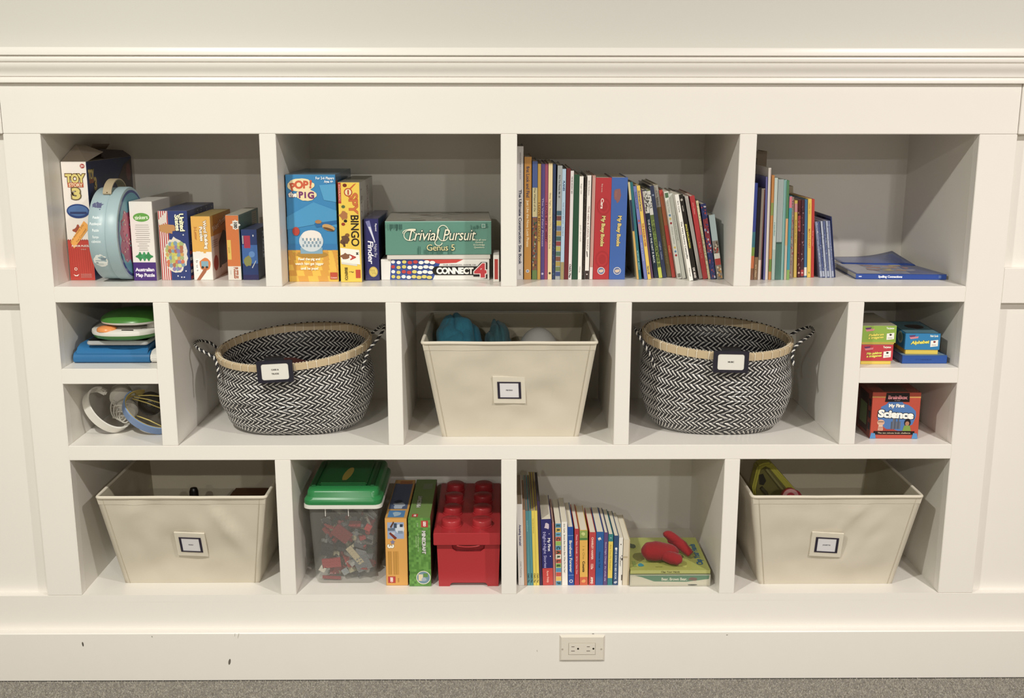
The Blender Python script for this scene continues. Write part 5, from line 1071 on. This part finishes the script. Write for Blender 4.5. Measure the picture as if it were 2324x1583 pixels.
M('8a867c').lathe([(.06, 0), (.06, .02), (0, .02)], 10, axis='y').build('slider_pin', PLAST, h1, loc=(e_.x+.25, e_.y-.32, e_.z))
cup(h1, 'ear_cup', (.95, 1.5, 3.05), Matrix.Rotation(math.radians(18), 3, 'Z') @ Matrix.Rotation(math.radians(12), 3, 'X'), 1.1, 1.5, 'c6c2b8', 'aeaaa0')
cup(h1, 'ear_cup', (1.6, .9, 1.75), Matrix.Rotation(math.radians(28), 3, 'Z') @ Matrix.Rotation(math.radians(24), 3, 'X'), 1.1, 1.2, 'd0ccc2', 'a09c92')
for k in range(4): M('b9b5aa').tube([Vector((.9+.3*k+.5*math.cos(a_/11*PI*1.3+1.8+.2*k), -.1-.1*k, 2.1-.22*k+(.95-.1*k)*math.sin(a_/11*PI*1.3+1.8+.2*k))) for a_ in range(12)], .075, 6).build('cord', PLAST, h1, smooth=2)
for z_ in (1.2, 1.65, 2.3): M('c9c5bb').tube([Vector((.5, .1, z_)), Vector((1.3, -.25, z_+.28)), Vector((2.2, -.3, z_+.3))], .12, 6).build('strap', PLAST, h1, smooth=2)
hb = AT(345, 940, 4.6)
h2 = thing('headphones', 'pale blue and yellow children\'s headphones beside the white pair', 'headphones', (hb.x, 4.6, R2B))
HZ = hb.z-R2B-.15; RB = basis((.86, .05, -.46), (.25, .80, .55))
band(h2, 'headband', (0, 0, HZ), 2.8, 2.0, 1.1, .12, -PI*1.12, -.85, '7290c0', RB)
band(h2, 'band_lining', (0, 0, HZ), 2.7, 1.9, 1.0, .08, -PI*1.30, -.9, 'b5a050', RB, mat=MATTE)
M('8a8a80').box(-.3, .3, -.15, .15, -.12, .12).build('slider', PLAST, h2, bevel=.05, loc=(RB @ Vector((2.75*math.cos(-PI*1.14), 0, 1.95*math.sin(-PI*1.14))))+Vector((0, 0, HZ)))
ec = cup(h2, 'ear_cup', (-.35, .9, HZ+.55), Matrix.Rotation(math.radians(10), 3, 'Z') @ Matrix.Rotation(math.radians(-14), 3, 'X'), 1.2, .9, '2a241c', '1c1814')
for rad_ in (.3, .5, .7): M('3c382c').tube([Vector((-.35+rad_*math.cos(2*PI*k/20), .35, HZ+.55+rad_*math.sin(2*PI*k/20))) for k in range(20)], .05, 6, closed=True).build('spiral_ring', MATTE, h2, smooth=2)
for a_, b_ in (((-1.9, .2, 1.25), (1.1, -.3, .35)), ((-1.7, .1, 1.45), (1.15, -.2, .85)), ((-1.2, 0, 1.6), (1.2, -.1, 1.55)), ((-1.4, -.4, -.35), (1.15, -.8, -1.35))):
    M('cdbb66').tube([Vector(a_)+Vector((0, 0, HZ)), Vector(a_).lerp(Vector(b_), .5)+Vector((0, 0, HZ+.08)), Vector(b_)+Vector((0, 0, HZ))], .065, 6).build('cord', PLAST, h2, smooth=2)
# ---------------------------------------------------------------- small cubbies on the right
def card_pack(label, xl, xr, Y, zb, h, dep, col, title, tcol, tray, rz=0, kind='Tarjetas', side=None, inset=.12):
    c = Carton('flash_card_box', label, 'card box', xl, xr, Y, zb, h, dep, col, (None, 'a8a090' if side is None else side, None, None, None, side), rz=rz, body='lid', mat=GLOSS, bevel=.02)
    M('dfc23a').box(inset, c.W-inset, inset*.6, dep-inset, -tray, .02).build('tray', PRINT, c.r, bevel=.02)
    f = c.front; W, H = c.W, c.H
    f.rect(.02, .0, W-.02, .05, 'd8b84a' if col == '8cae3a' else col)
    f.poly([(.32, H-.22), (.98, H-.16), (.82, H-.42), (.5, H-.42)], '6a3a6c'); f.poly([(.38, H-.4), (1.25, H-.3), (1.2, H-.48), (.5, H-.58)], 'd8808c')
    f.text(kind, W-.62, H-.25, .26, 'eef0e0', bold=.03, fit=.75)
    n = len(title)
    for k, t_ in enumerate(title): f.text(t_, W*.42, H*.46-k*.27+(n-1)*.02, .42 if n == 1 else .30, 'e8dc4a', rot=4, bold=.05, shear=.2, line='2c3420', lw=.04, fit=1.7 if n == 1 else 1.45)
    f.poly([(W-.92, .28), (W-.2, .36), (W-.2, .98), (W-.92, .9)], 'efece4'); f.blob(W-.55, .78, .14, .1, '8a2a2a' if n == 1 else '3a3430', 10, .2, 3); f.rect(W-.8, .44, W-.35, .5, 'a09a90')
    return c
p = ATZ(1953, 826.6, S1)
c = card_pack('red flash card box with a yellow tray under the lime green flash card box', 32.45, 35.62, 1.46, S1+.36, 1.6, 6.6, 'c23440', ('Más palabras', 'e imágenes'), 'e8dc4a', .36); c.done()
c = card_pack('lime green flash card box stacked on the red flash card box', 32.4, 35.78, 1.4, S1+1.99+.16, 1.68, 6.8, '8cae3a', ('Palabras', 'e imágenes'), 'e8dc4a', .16); c.done()
c = Carton('card_box', 'flat deep blue box under the bright blue flash card box', 'box', 36.65, 41.05, 1.75, S1, .82, 6.3, '1f4f9e', (None, '3a6090', None, None, '1a3c74', None), rz=math.radians(0))
c.front.text('I.C.I. MANDELAS', 2.1, .4, .2, '16346c', fit=1.6); c.top.rect(.1, .1, 4.2, 6.2, '7a94a8'); c.top.rect(3.0, 1, 4.1, 5.8, 'a0b0b0'); c.done()
c = card_pack('bright blue flash card box with a yellow tray on the flat deep blue box', 37.0, 40.35, 2.2, S1+.84+.46, 1.62, 6.2, '1f7fb8', ('Alphabet',), 'e8dc4a', .46, rz=math.radians(-2.5), kind='Flash Cards', side='1a4a68')
l = c.left; l.ell(4.6, .95, .8, .6, 'a0b4b0', 18); l.ell(4.6, .95, .55, .4, '6a8a94', 16)
c.top.rect(.1, .1, 3.2, 6, '5a8a9c'); c.top.blob(2.0, 3.4, .9, 1.2, '3a2c34', 14, .2, 4); c.done()
c = Carton('game_box', 'red cube shaped science card game box in the lower right small cubby', 'box', 34.12, 38.85, 1.95, R2B, 4.72, 4.6, 'bc4630', (None, '8a3c2c', None, None, '7c3024', None), rz=math.radians(-1.5), mat=GLOSS)
f = c.front; W, H = c.W, c.H
f.rect(.0, H-.55, W, H-.42, 'd8a04c'); f.blob(2.5, 2.35, 1.75, 1.55, '4a78b8', 22, .14, 6)
f.poly([(1.35, H-.05), (3.6, H-.05), (3.65, H-.98), (1.25, H-.98)], '1e1216'); f.text('BrainBox', 2.45, H-.5, .5, 'c87a80', bold=.04, fit=1.85); f.text('ten minute', 2.45, H-.82, .13, 'b89a98')
f.text('My First', 2.4, 3.38, .46, 'f2efe8', bold=.05, fit=1.5, line='26304c', lw=.05)
f.text('Science', 2.4, 2.5, 1.0, 'f4f1ea', rot=-3, bold=.06, line='1e1c24', lw=.06, fit=3.4)
for k in range(6): f.rect(2.0+k*.16, 1.0, 2.13+k*.16, 1.55+(.55 if k in (1, 2, 4) else .2), '6a6a70' if k % 2 else '55565c')
f.ell(1.0, 1.65, .36, .3, 'd8a88c', 16); f.poly([(.75, .85), (1.25, .85), (1.2, 1.4), (.8, 1.4)], 'd8b8a0'); f.rect(.8, .95, 1.2, 1.02, 'a84a3c'); f.rect(.8, 1.12, 1.2, 1.19, 'a84a3c'); f.rect(.72, 1.7, 1.28, 1.76, '3a2c2c')
f.ell(3.6, 1.65, .32, .4, '221a20', 18); f.ell(3.58, 1.55, .2, .24, 'b07a5c', 14); f.poly([(3.15, .8), (4.0, .8), (3.85, 1.35), (3.3, 1.35)], '7a9a3c')
for k in range(5): f.ell(1.4+k*.22, .88, .14, .12, 'a83c30', 10)
f.rect(.35, .42, 4.35, .78, '1c1416'); f.text('The ten minute brain challenge', 2.35, .6, .2, 'c8b090', bold=.02, fit=3.2)
for a in (.0, W-.62): f.poly([(a, .02), (a+.6, .02), (a+.5, .55), (a+.12, .6)], '4a8cc4')
l = c.left; l.rect(.6, .4, 3.6, 4.3, '3a1c18'); l.rect(1.0, 1.0, 3.2, 3.2, '5a6a3c'); l.rect(1.4, 3.5, 3.0, 4.1, '1a1214')
for k in range(3): l.rect(3.75, .8+k*1.2, 4.35, 1.5+k*1.2, '2a3038')
c.top.rect(.1, .1, W-.1, 4.5, '8a4030'); c.top.rect(1.2, .3, 3.6, 3.0, '5a4438'); c.done()
# ---------------------------------------------------------------- bottom second cubby: bin of bricks, two boxes, big brick
t = thing('plastic_tub', 'tall clear plastic tub of building bricks with a green lid', 'storage tub', (-18.1, 2.6, R3B))
TH = 8.4
def sect(sx, sy, z, rad, n=5):
    pts = []
    for (x, y, s0) in ((sx-rad, 2*sy-rad, 0), (-sx+rad, 2*sy-rad, PI/2), (-sx+rad, rad, PI), (sx-rad, rad, 1.5*PI)):
        pts += [(x+rad*math.cos(s0+PI/2*k/n), y+rad*math.sin(s0+PI/2*k/n), z) for k in range(n+1)]
    return pts
def loft(m, secs, cap0=True, cap1=False, col=None):
    N = len(secs[0]); vs = [p for s_ in secs for p in s_]
    fs = [(i*N+k, i*N+(k+1) % N, (i+1)*N+(k+1) % N, (i+1)*N+k) for i in range(len(secs)-1) for k in range(N)]
    if cap0: fs.append(tuple(range(N-1, -1, -1)))
    if cap1: fs.append(tuple((len(secs)-1)*N+k for k in range(N)))
    return m.add(vs, fs, col)
oy = lambda s_, d: [(x, y+d, z) for x, y, z in s_]
m = M('ffffff'); loft(m, [oy(sect(2.75, 4.2, 0, .5), .1), oy(sect(3.0, 4.4, .12, .6), 0), oy(sect(3.12, 4.5, .5, .65), -.05), oy(sect(3.5, 4.8, TH-.1, .6), -.35)])
m.build('tub_body', CLEAR, t, smooth=True)
m = M('d8d6ce'); a, b = oy(sect(3.55, 4.85, TH-.15, .6), -.4), oy(sect(3.92, 5.2, TH-.1, .75), -.75)
c_, d_ = oy(sect(3.92, 5.2, TH+.28, .75), -.75), oy(sect(3.6, 4.9, TH+.3, .6), -.4)
loft(m, [a, b, c_, d_, a], cap0=False); m.build('rim_flange', PLAST, t, smooth=True)
for x_ in (-1.75, .55): M('cfcdc8').box(x_-.04, x_+.04, -.47, -.36, TH-1.0, TH-.1).build('rib', PLAST, t, bevel=.02)
lid = M('157a3c'); loft(lid, [oy(sect(3.85, 5.15, TH+.3, .75), -.7), oy(sect(3.9, 5.18, TH+.45, .8), -.73), oy(sect(3.88, 5.17, TH+.75, .8), -.72), oy(sect(3.7, 5.0, TH+.95, .8), -.55), oy(sect(3.6, 4.95, TH+1.05, .8), -.48), oy(sect(3.58, 4.93, TH+1.5, .8), -.46), oy(sect(3.45, 4.8, TH+1.72, .8), -.3), oy(sect(3.1, 4.45, TH+1.82, .7), .05)], cap1=True)
lo = lid.build('lid', PLAST, t, smooth=True)
M('137036').box(-2.45, 2.35, .7, 8.4, TH+1.8, TH+2.14).build('lid_panel', PLAST, lo, bevel=.14, seg=3)
m = M('0f5a2c'); m.box(-3.2, -2.75, .5, 8.0, TH+1.82, TH+1.98).box(2.7, 3.1, .5, 8.0, TH+1.82, TH+1.98).build('lid_rib', PLAST, lo, bevel=.05)
p = P((0, 0, TH+2.15), (1, 0, 0), (0, 1, 0)); p.ell(.1, 3.4, .42, 2.1, 'b8a03c', 26, -.08); p.rect(-.2, .9, .4, 1.5, '2f6a3c'); p.build('sticker', lo)
# bricks inside: a heap, plus those lying against the wall one can pick out
LG = ['8e2426', '8e2426', '3a3a3e', '5a5c60', '5a5c60', '22242a', '8a8a88', 'b0a888', '8c8470', '2c3c34', '4a3428', '9a9a96', 'a83430']
def brick(m, T, nx, ny, h, col):
    o = m.T; m.T = T; s_ = .315
    m.box(0, nx*s_, 0, ny*s_, 0, h, col)
    for i in range(nx):
        for j in range(ny):
            cx, cy = (i+.5)*s_, (j+.5)*s_; m.lathe([(.1, h), (.1, h+.07), (0, h+.07)], 8, (cx, cy, 0), col=col)
    m.T = o
rr = random.Random(12); m = M()
for k in range(420):
    z = rr.uniform(1.0, 6.0) if rr.random() < .62 else rr.uniform(.3, 2.5); f_ = z/TH; hw = 2.05+f_*.3; x = rr.uniform(-hw, hw); y = rr.uniform(1.3, 5.0)
    T = Matrix.Translation((x, y, z)) @ Matrix.Rotation(rr.uniform(0, 6.28), 4, 'Z') @ Matrix.Rotation(rr.uniform(-1.2, 1.2), 4, 'X') @ Matrix.Rotation(rr.uniform(-1.2, 1.2), 4, 'Y')
    a_, b_ = rr.choice((1, 2, 3, 4, 6)), rr.choice((1, 2, 3))
    T = T @ Matrix.Translation((-a_*.157, -b_*.157, 0)); cs_ = [T @ Vector((i_*a_*.315, j_*b_*.315, k_*.46)) for i_ in (0, 1) for j_ in (0, 1) for k_ in (0, 1)]
    lx_, hx_, lz_, ly_ = min(c.x for c in cs_), max(c.x for c in cs_), min(c.z for c in cs_), min(c.y for c in cs_); wl = 2.92+.36*z/TH
    T = Matrix.Translation((max(0, -wl-lx_)-max(0, hx_-wl), max(0, .45-ly_), max(0, .25-lz_))) @ T
    brick(m, T, a_, b_, rr.choice((.12, .38, .38)), rr.choice(LG))
bs = m.build('toy_bricks', PLAST, loc=(-18.1, 2.6, R3B)); stuff(bs); tag(bs, 'heap of small mixed toy building bricks inside the clear tub', 'toy bricks')
for lab, px, py, nx, ny, h_, col, rz_, ry_ in (
    ('long cream brick plank slanting across the middle of the tub', 805, 1262, 2, 7, .14, 'b5a888', 0, -38), ('wide flat grey brick plate at the right of the tub', 822, 1280, 5, 5, .12, '6a6e72', 0, -24),
    ('red brick piece at the lower left of the tub, above the dark ones', 752, 1278, 6, 3, .3, 'a03034', 0, -6), ('small grey brick with a square face near the bottom of the tub', 783, 1298, 2, 2, .2, '8a9094', 0, -32),
    ('flat dull red brick bar along the bottom of the tub', 752, 1312, 6, 1, .14, '8e2c30', 0, 4), ('red brick on the right side, high in the tub', 835, 1198, 2, 2, .3, 'b03032', 0, -60),
    ('white brick block at the lower left wall of the tub', 732, 1291, 2, 2, .3, 'c8c2b4', 0, 30), ('black wheel-like brick in the left middle of the tub', 742, 1248, 4, 4, .35, '1e2024', 0, 12), ('dark red slanted brick cluster in the upper middle of the tub', 775, 1212, 4, 6, .3, '7c2228', 0, -50)):
    c0 = AT(px, py, 3.1); br_ = M(); o_ = M(); brick(o_, Matrix.Rotation(math.radians(ry_), 4, 'Y') @ Matrix.Rotation(math.radians(90), 4, 'X') @ Matrix.Translation((-nx*.157, -ny*.157, 0)), nx, ny, h_, col)
    ob = o_.build('toy_brick', PLAST, loc=(c0.x, 3.45, c0.z)); tag(ob, lab, 'toy brick', 'bricks seen through the clear tub')
# construction set boxes
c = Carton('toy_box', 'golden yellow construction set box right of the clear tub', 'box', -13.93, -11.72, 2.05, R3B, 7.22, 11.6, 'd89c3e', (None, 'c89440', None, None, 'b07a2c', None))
f = c.front; W, H = c.W, c.H
f.rect(.25, 5.05, W-.3, 6.8, '93a4c4'); f.ell(1.5, 6.1, .45, .5, 'c8d0dc', 14)
for a, b, ww, hh, cc in ((.3, 5.9, .7, .3, '5a6a80'), (.9, 6.2, .3, .5, '3a4a5c'), (1.3, 5.6, .5, .3, '7a8ca0'), (.6, 5.5, .4, .25, 'b8c0cc'), (1.5, 6.3, .3, .3, '2c3a4c')): f.rect(a, b, a+ww, b+hh, cc)
f.poly([(.4, 5.6), (1.0, 4.95), (1.2, 5.15), (.55, 5.75)], '7a2c1c'); f.poly([(.5, 6.3), (.85, 6.9), (.95, 6.8), (.65, 6.2)], '5a3420')
f.text('3', .55, 4.25, .85, 'f0ece0', rot=-90, bold=.05, line='8a7a4a', lw=.04); f.poly([(.75+.28*(1 if k % 2 == 0 else .5)*math.sin(k*PI/5), 4.7+.28*(1 if k % 2 == 0 else .5)*math.cos(k*PI/5)) for k in range(10)], '7a7a9c')
f.rect(.25, 1.2, .55, 3.7, 'c08828'); f.rect(.8, 1.2, 1.3, 3.7, 'c48c2c')
for k in range(4): f.rect(.3+k*.25, 1.2, .34+k*.25, 3.7, 'a8781c')
f.rect(.2, .3, .95, 1.0, 'b8342c'); f.text('LEGO', .57, .65, .34, 'f0ece4', rot=-90, bold=.06, fit=.5); f.text('31073', 1.25, .6, .2, '9a6a1c', rot=-90)
tp = c.top; tp.rect(.25, .3, W-.3, 2.2, '4a80b4'); tp.blob(1.1, 1.2, .5, .6, '9ab4c8', 10, .3, 3); tp.rect(.1, 2.6, W-.2, 10.4, '4a5a7c'); tp.blob(1.1, 3.6, .6, .8, 'a8b4c4', 12, .3, 5); tp.blob(.9, 4.8, .4, .5, '22304a', 10, .3, 6); tp.rect(.6, 10.2, W-.3, 11.2, 'b06a2c'); c.done()
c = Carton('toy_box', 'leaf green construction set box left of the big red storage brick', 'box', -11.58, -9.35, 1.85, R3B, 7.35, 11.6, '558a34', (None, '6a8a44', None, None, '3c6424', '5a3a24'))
f = c.front; W, H = c.W, c.H; rr = random.Random(7)
for i in range(9):
    for j in range(28): f.m.add([f.pt(.02+i*.245, .02+j*.262, f.h), f.pt(.02+(i+1)*.245, .02+j*.262, f.h), f.pt(.02+(i+1)*.245, .02+(j+1)*.262, f.h), f.pt(.02+i*.245, .02+(j+1)*.262, f.h)], [(0, 1, 2, 3)], rr.choice(['558a34', '5c9238', '4f8430', '629a3e', '4a7c2e']))
f.up()
f.rect(1.3, 6.35, 2.0, 7.05, 'b8342c'); f.text('LEGO', 1.65, 6.7, .34, 'f0ece4', rot=-90, bold=.06, fit=.5)
f.text('MINECRAFT', 1.55, 4.75, .48, 'c8cac4', rot=-90, bold=.06, fit=2.45, line='1e2418', lw=.05); f.text('21123', .95, 6.6, .17, 'c8d8b8', rot=-90)
f.text('Let the build begin for fun', 1.0, 4.7, .17, 'b8d0a0', rot=-90, fit=1.9); f.text('adventure set', .8, 4.8, .17, 'b8d0a0', rot=-90, fit=1.2)
f.ell(1.45, .95, .72, .72, 'e0d8c4', 28); f.ell(1.45, .95, .65, .65, '6a8a9c', 28); f.rect(.95, .6, 1.4, 1.3, 'd8c8a0'); f.rect(1.45, 1.0, 1.9, 1.4, '5a8a3c'); f.blob(1.5, .8, .3, .2, '9aa8b4', 9, .3, 4)
f.rect(.0, 4.5+.9, .06, 5.9, '14180e'); f.rect(0, 1.2, .06, 1.7, '14180e')
tp = c.top
tp.text('MINECRAFT', .8, 4.6, .55, 'b8bcb0', rot=90, bold=.06, fit=3.4, line='1e2418'); tp.rect(.35, .25, .95, 1.05, 'b8342c'); tp.text('LEGO', .65, .65, .3, 'f0ece4', rot=90, bold=.05, fit=.5); tp.rect(.9, 8.4, 1.9, 10.2, '7a8a68'); c.done()
# big red storage brick
t = thing('storage_brick', 'big red storage box shaped like an eight stud toy brick', 'storage box', (-8.62, 1.85, R3B)); RED = 'ab1f27'
BW, BD, BH = 6.12, 14.2, 4.85
m = M(RED)
ar = [(-.0, 0)]; pr = [(.05, 0), (1.15, 0)]
for k in range(7): a = PI/2*k/6; pr.append((1.15+.35*(1-math.cos(a))*1.0, .38*math.sin(a)))
for k in range(7): a = PI/2*(1-k/6); pr.append((BW-1.15-.35*(1-math.cos(a)), .38*math.sin(a)))
pr += [(BW-1.15, 0), (BW-.05, 0), (BW+.12, BH), (BW-1.3, BH), (BW-1.45, BH-.8), (BW-1.85, BH-1.1), (1.85, BH-1.1), (1.45, BH-.8), (1.3, BH), (-.12, BH)]
fr_ = pr[:]; nn = len(fr_)
m.add([(x, .0, z) for x, z in fr_]+[(x, .55, z) for x, z in fr_], [tuple(range(nn))]+[(i, (i+1) % nn, nn+(i+1) % nn, nn+i) for i in range(nn)])
m.box(-.0, .12, .5, BD, 0, BH).box(BW-.12, BW, .5, BD, 0, BH).box(0, BW, BD-.12, BD, 0, BH).box(.1, BW-.1, .5, BD, .45, .55)
m.build('box_body', PLAST, t)
M('a01b23').box(1.2, BW-1.2, .45, .6, BH-1.3, BH).build('handle_recess', PLAST, t)
l_ = M(RED); L0, L1 = -.42, BW+.15
l_.box(L0, L1, -.5, BD+.25, BH-.25, BH+1.05); lidb = l_.build('lid', PLAST, t, bevel=.07, seg=3)
M(RED).tube([Vector((1.9+1.15*(1-math.cos(PI*k/12)), -.42, BH-.24-.2*math.sin(PI*k/12))) for k in range(13)], .07, 6).build('finger_lip', PLAST, lidb)
for i in range(2):
    for j in range(4):
        cx, cy = 1.28+i*3.12, 1.6+j*3.6
        sb = M(RED).lathe([(1.06, 0), (1.06, .1), (.98, .14), (.98, .64), (.94, .72), (.88, .76), (0, .765)], 36, (cx, cy, BH+1.04)).build('stud', PLAST, lidb, smooth=True)
        p = P((cx, cy, BH+1.812), (1, 0, 0), (0, 1, 0), step=.012); p.h = .004; p.text('LEGO', 0, 0, .42, 'a31c24', bold=.05, fit=1.1); p.build('stud_lettering', sb, PLAST)
# ---------------------------------------------------------------- red plush on the flat books
t = thing('plush_toy', 'soft red plush puppet lying crumpled on the yellow green picture book', 'plush toy', (ATZ(1497, 1268, FT+.6).x, ATZ(1497, 1268, FT+.6).y+1.2, FT))
def chain(name, pts, rads, col='8e1016', par=t, it=14):
    m = M(col); P_ = [Vector(p) for p in pts]; out = []; rr_ = []
    for i in range(len(P_)-1):
        a, b, c_, d = P_[max(i-1, 0)], P_[i], P_[i+1], P_[min(i+2, len(P_)-1)]
        for k in range(6):
            s_ = k/6; out.append(.5*((2*b)+(c_-a)*s_+(2*a-5*b+4*c_-d)*s_*s_+(3*b-a-3*c_+d)*s_**3)); rr_.append(rads[i]*(1-s_)+rads[i+1]*s_)
    out.append(P_[-1]); rr_.append(rads[-1]); m.tube(out, rr_, 16, flat=.9); o_ = m.build(name, PLUSH, par, smooth=2)
    for v in o_.data.vertices:
        q = noise.noise(v.co*90)*.0011; v.co += v.normal*q
    return o_
chain('plush_body', [(-1.7, -.2, .95), (-1.2, -.3, 1.05), (-.3, -.3, 1.1), (.5, -.2, 1.0), (1.4, 0, .9), (2.0, .3, .75)], [.35, 1.0, 1.12, 1.0, .85, .3])
chain('plush_arm', [(.6, -.8, .8), (1.3, -1.3, .75), (1.9, -1.7, .7), (2.2, -1.8, .6)], [.6, .72, .6, .15])
chain('plush_arm', [(1.2, 1.4, 1.5), (1.9, 1.2, 1.6), (2.6, .8, 1.2), (3.4, .2, .5)], [.2, .62, .62, .4])
chain('plush_arm', [(.7, 1.2, 2.3), (1.2, 1.3, 2.2), (1.9, 1.1, 1.8), (2.7, .8, 1.2)], [.2, .52, .55, .5])
# ---------------------------------------------------------------- wall outlet on the baseboard
a0, a1 = AT(1270.5, 1441, -1.05), AT(1371.5, 1498, -1.05)
cx, cz = (a0.x+a1.x)/2, (a0.z+a1.z)/2; W_, H_ = a1.x-a0.x, a0.z-a1.z
t = thing('wall_outlet', 'cream duplex outlet mounted sideways on the baseboard', 'outlet', (cx, -1.0, cz))
IV = 'd9d2c4'
m = M(IV); pw2, ph2 = W_/2, H_/2; b = .16
m.add([(-pw2, 0, -ph2), (pw2, 0, -ph2), (pw2, 0, ph2), (-pw2, 0, ph2), (-pw2, -.06, -ph2), (pw2, -.06, -ph2), (pw2, -.06, ph2), (-pw2, -.06, ph2), (-pw2+b, -.22, -ph2+b), (pw2-b, -.22, -ph2+b), (pw2-b, -.22, ph2-b), (-pw2+b, -.22, ph2-b)],
      [(0, 1, 5, 4), (1, 2, 6, 5), (2, 3, 7, 6), (3, 0, 4, 7), (4, 5, 9, 8), (5, 6, 10, 9), (6, 7, 11, 10), (7, 4, 8, 11), (8, 9, 10, 11), (3, 2, 1, 0)]).build('cover_plate', PLAST, t)
M('a39b8c').box(-1.38, 1.33, -.225, -.2, -.66, .62).build('receptacle_gap', PLAST, t)
rc = M(IV).box(-1.34, 1.29, -.27, -.2, -.62, .58).build('receptacle', PLAST, t, bevel=.02)
for k, x_ in enumerate((-1.0, .53)):
    for z_, ww in ((.24, .3), (-.22, .36)): M('4a3f34').box(x_-ww/2+.07, x_+ww/2+.07, -.275, -.26, z_-.03, z_+.03).build('slot', PLAST, rc)
    M('2a2018').lathe([(.1, 0), (.1, .012), (0, .012)], 16, (x_+.58, -.27, .02), axis='y').build('ground_hole', PLAST, rc, loc=(0, -.008, 0))
for x_ in (-1.98, 1.9): M('b0a898').lathe([(.09, 0), (.09, .03), (.06, .04), (0, .04)], 14, (0, 0, 0), axis='y').build('screw', PLAST, t, loc=(x_, -.25, -.04))

# nothing may sink into its shelf
bpy.context.view_layer.update()
for o_, z_ in ((h1, R2B), (h2, R2B)):
    lo_ = min((c.matrix_world @ v.co).z for c in o_.children_recursive for v in c.data.vertices)
    o_.location.z += (z_+.02)*S-lo_
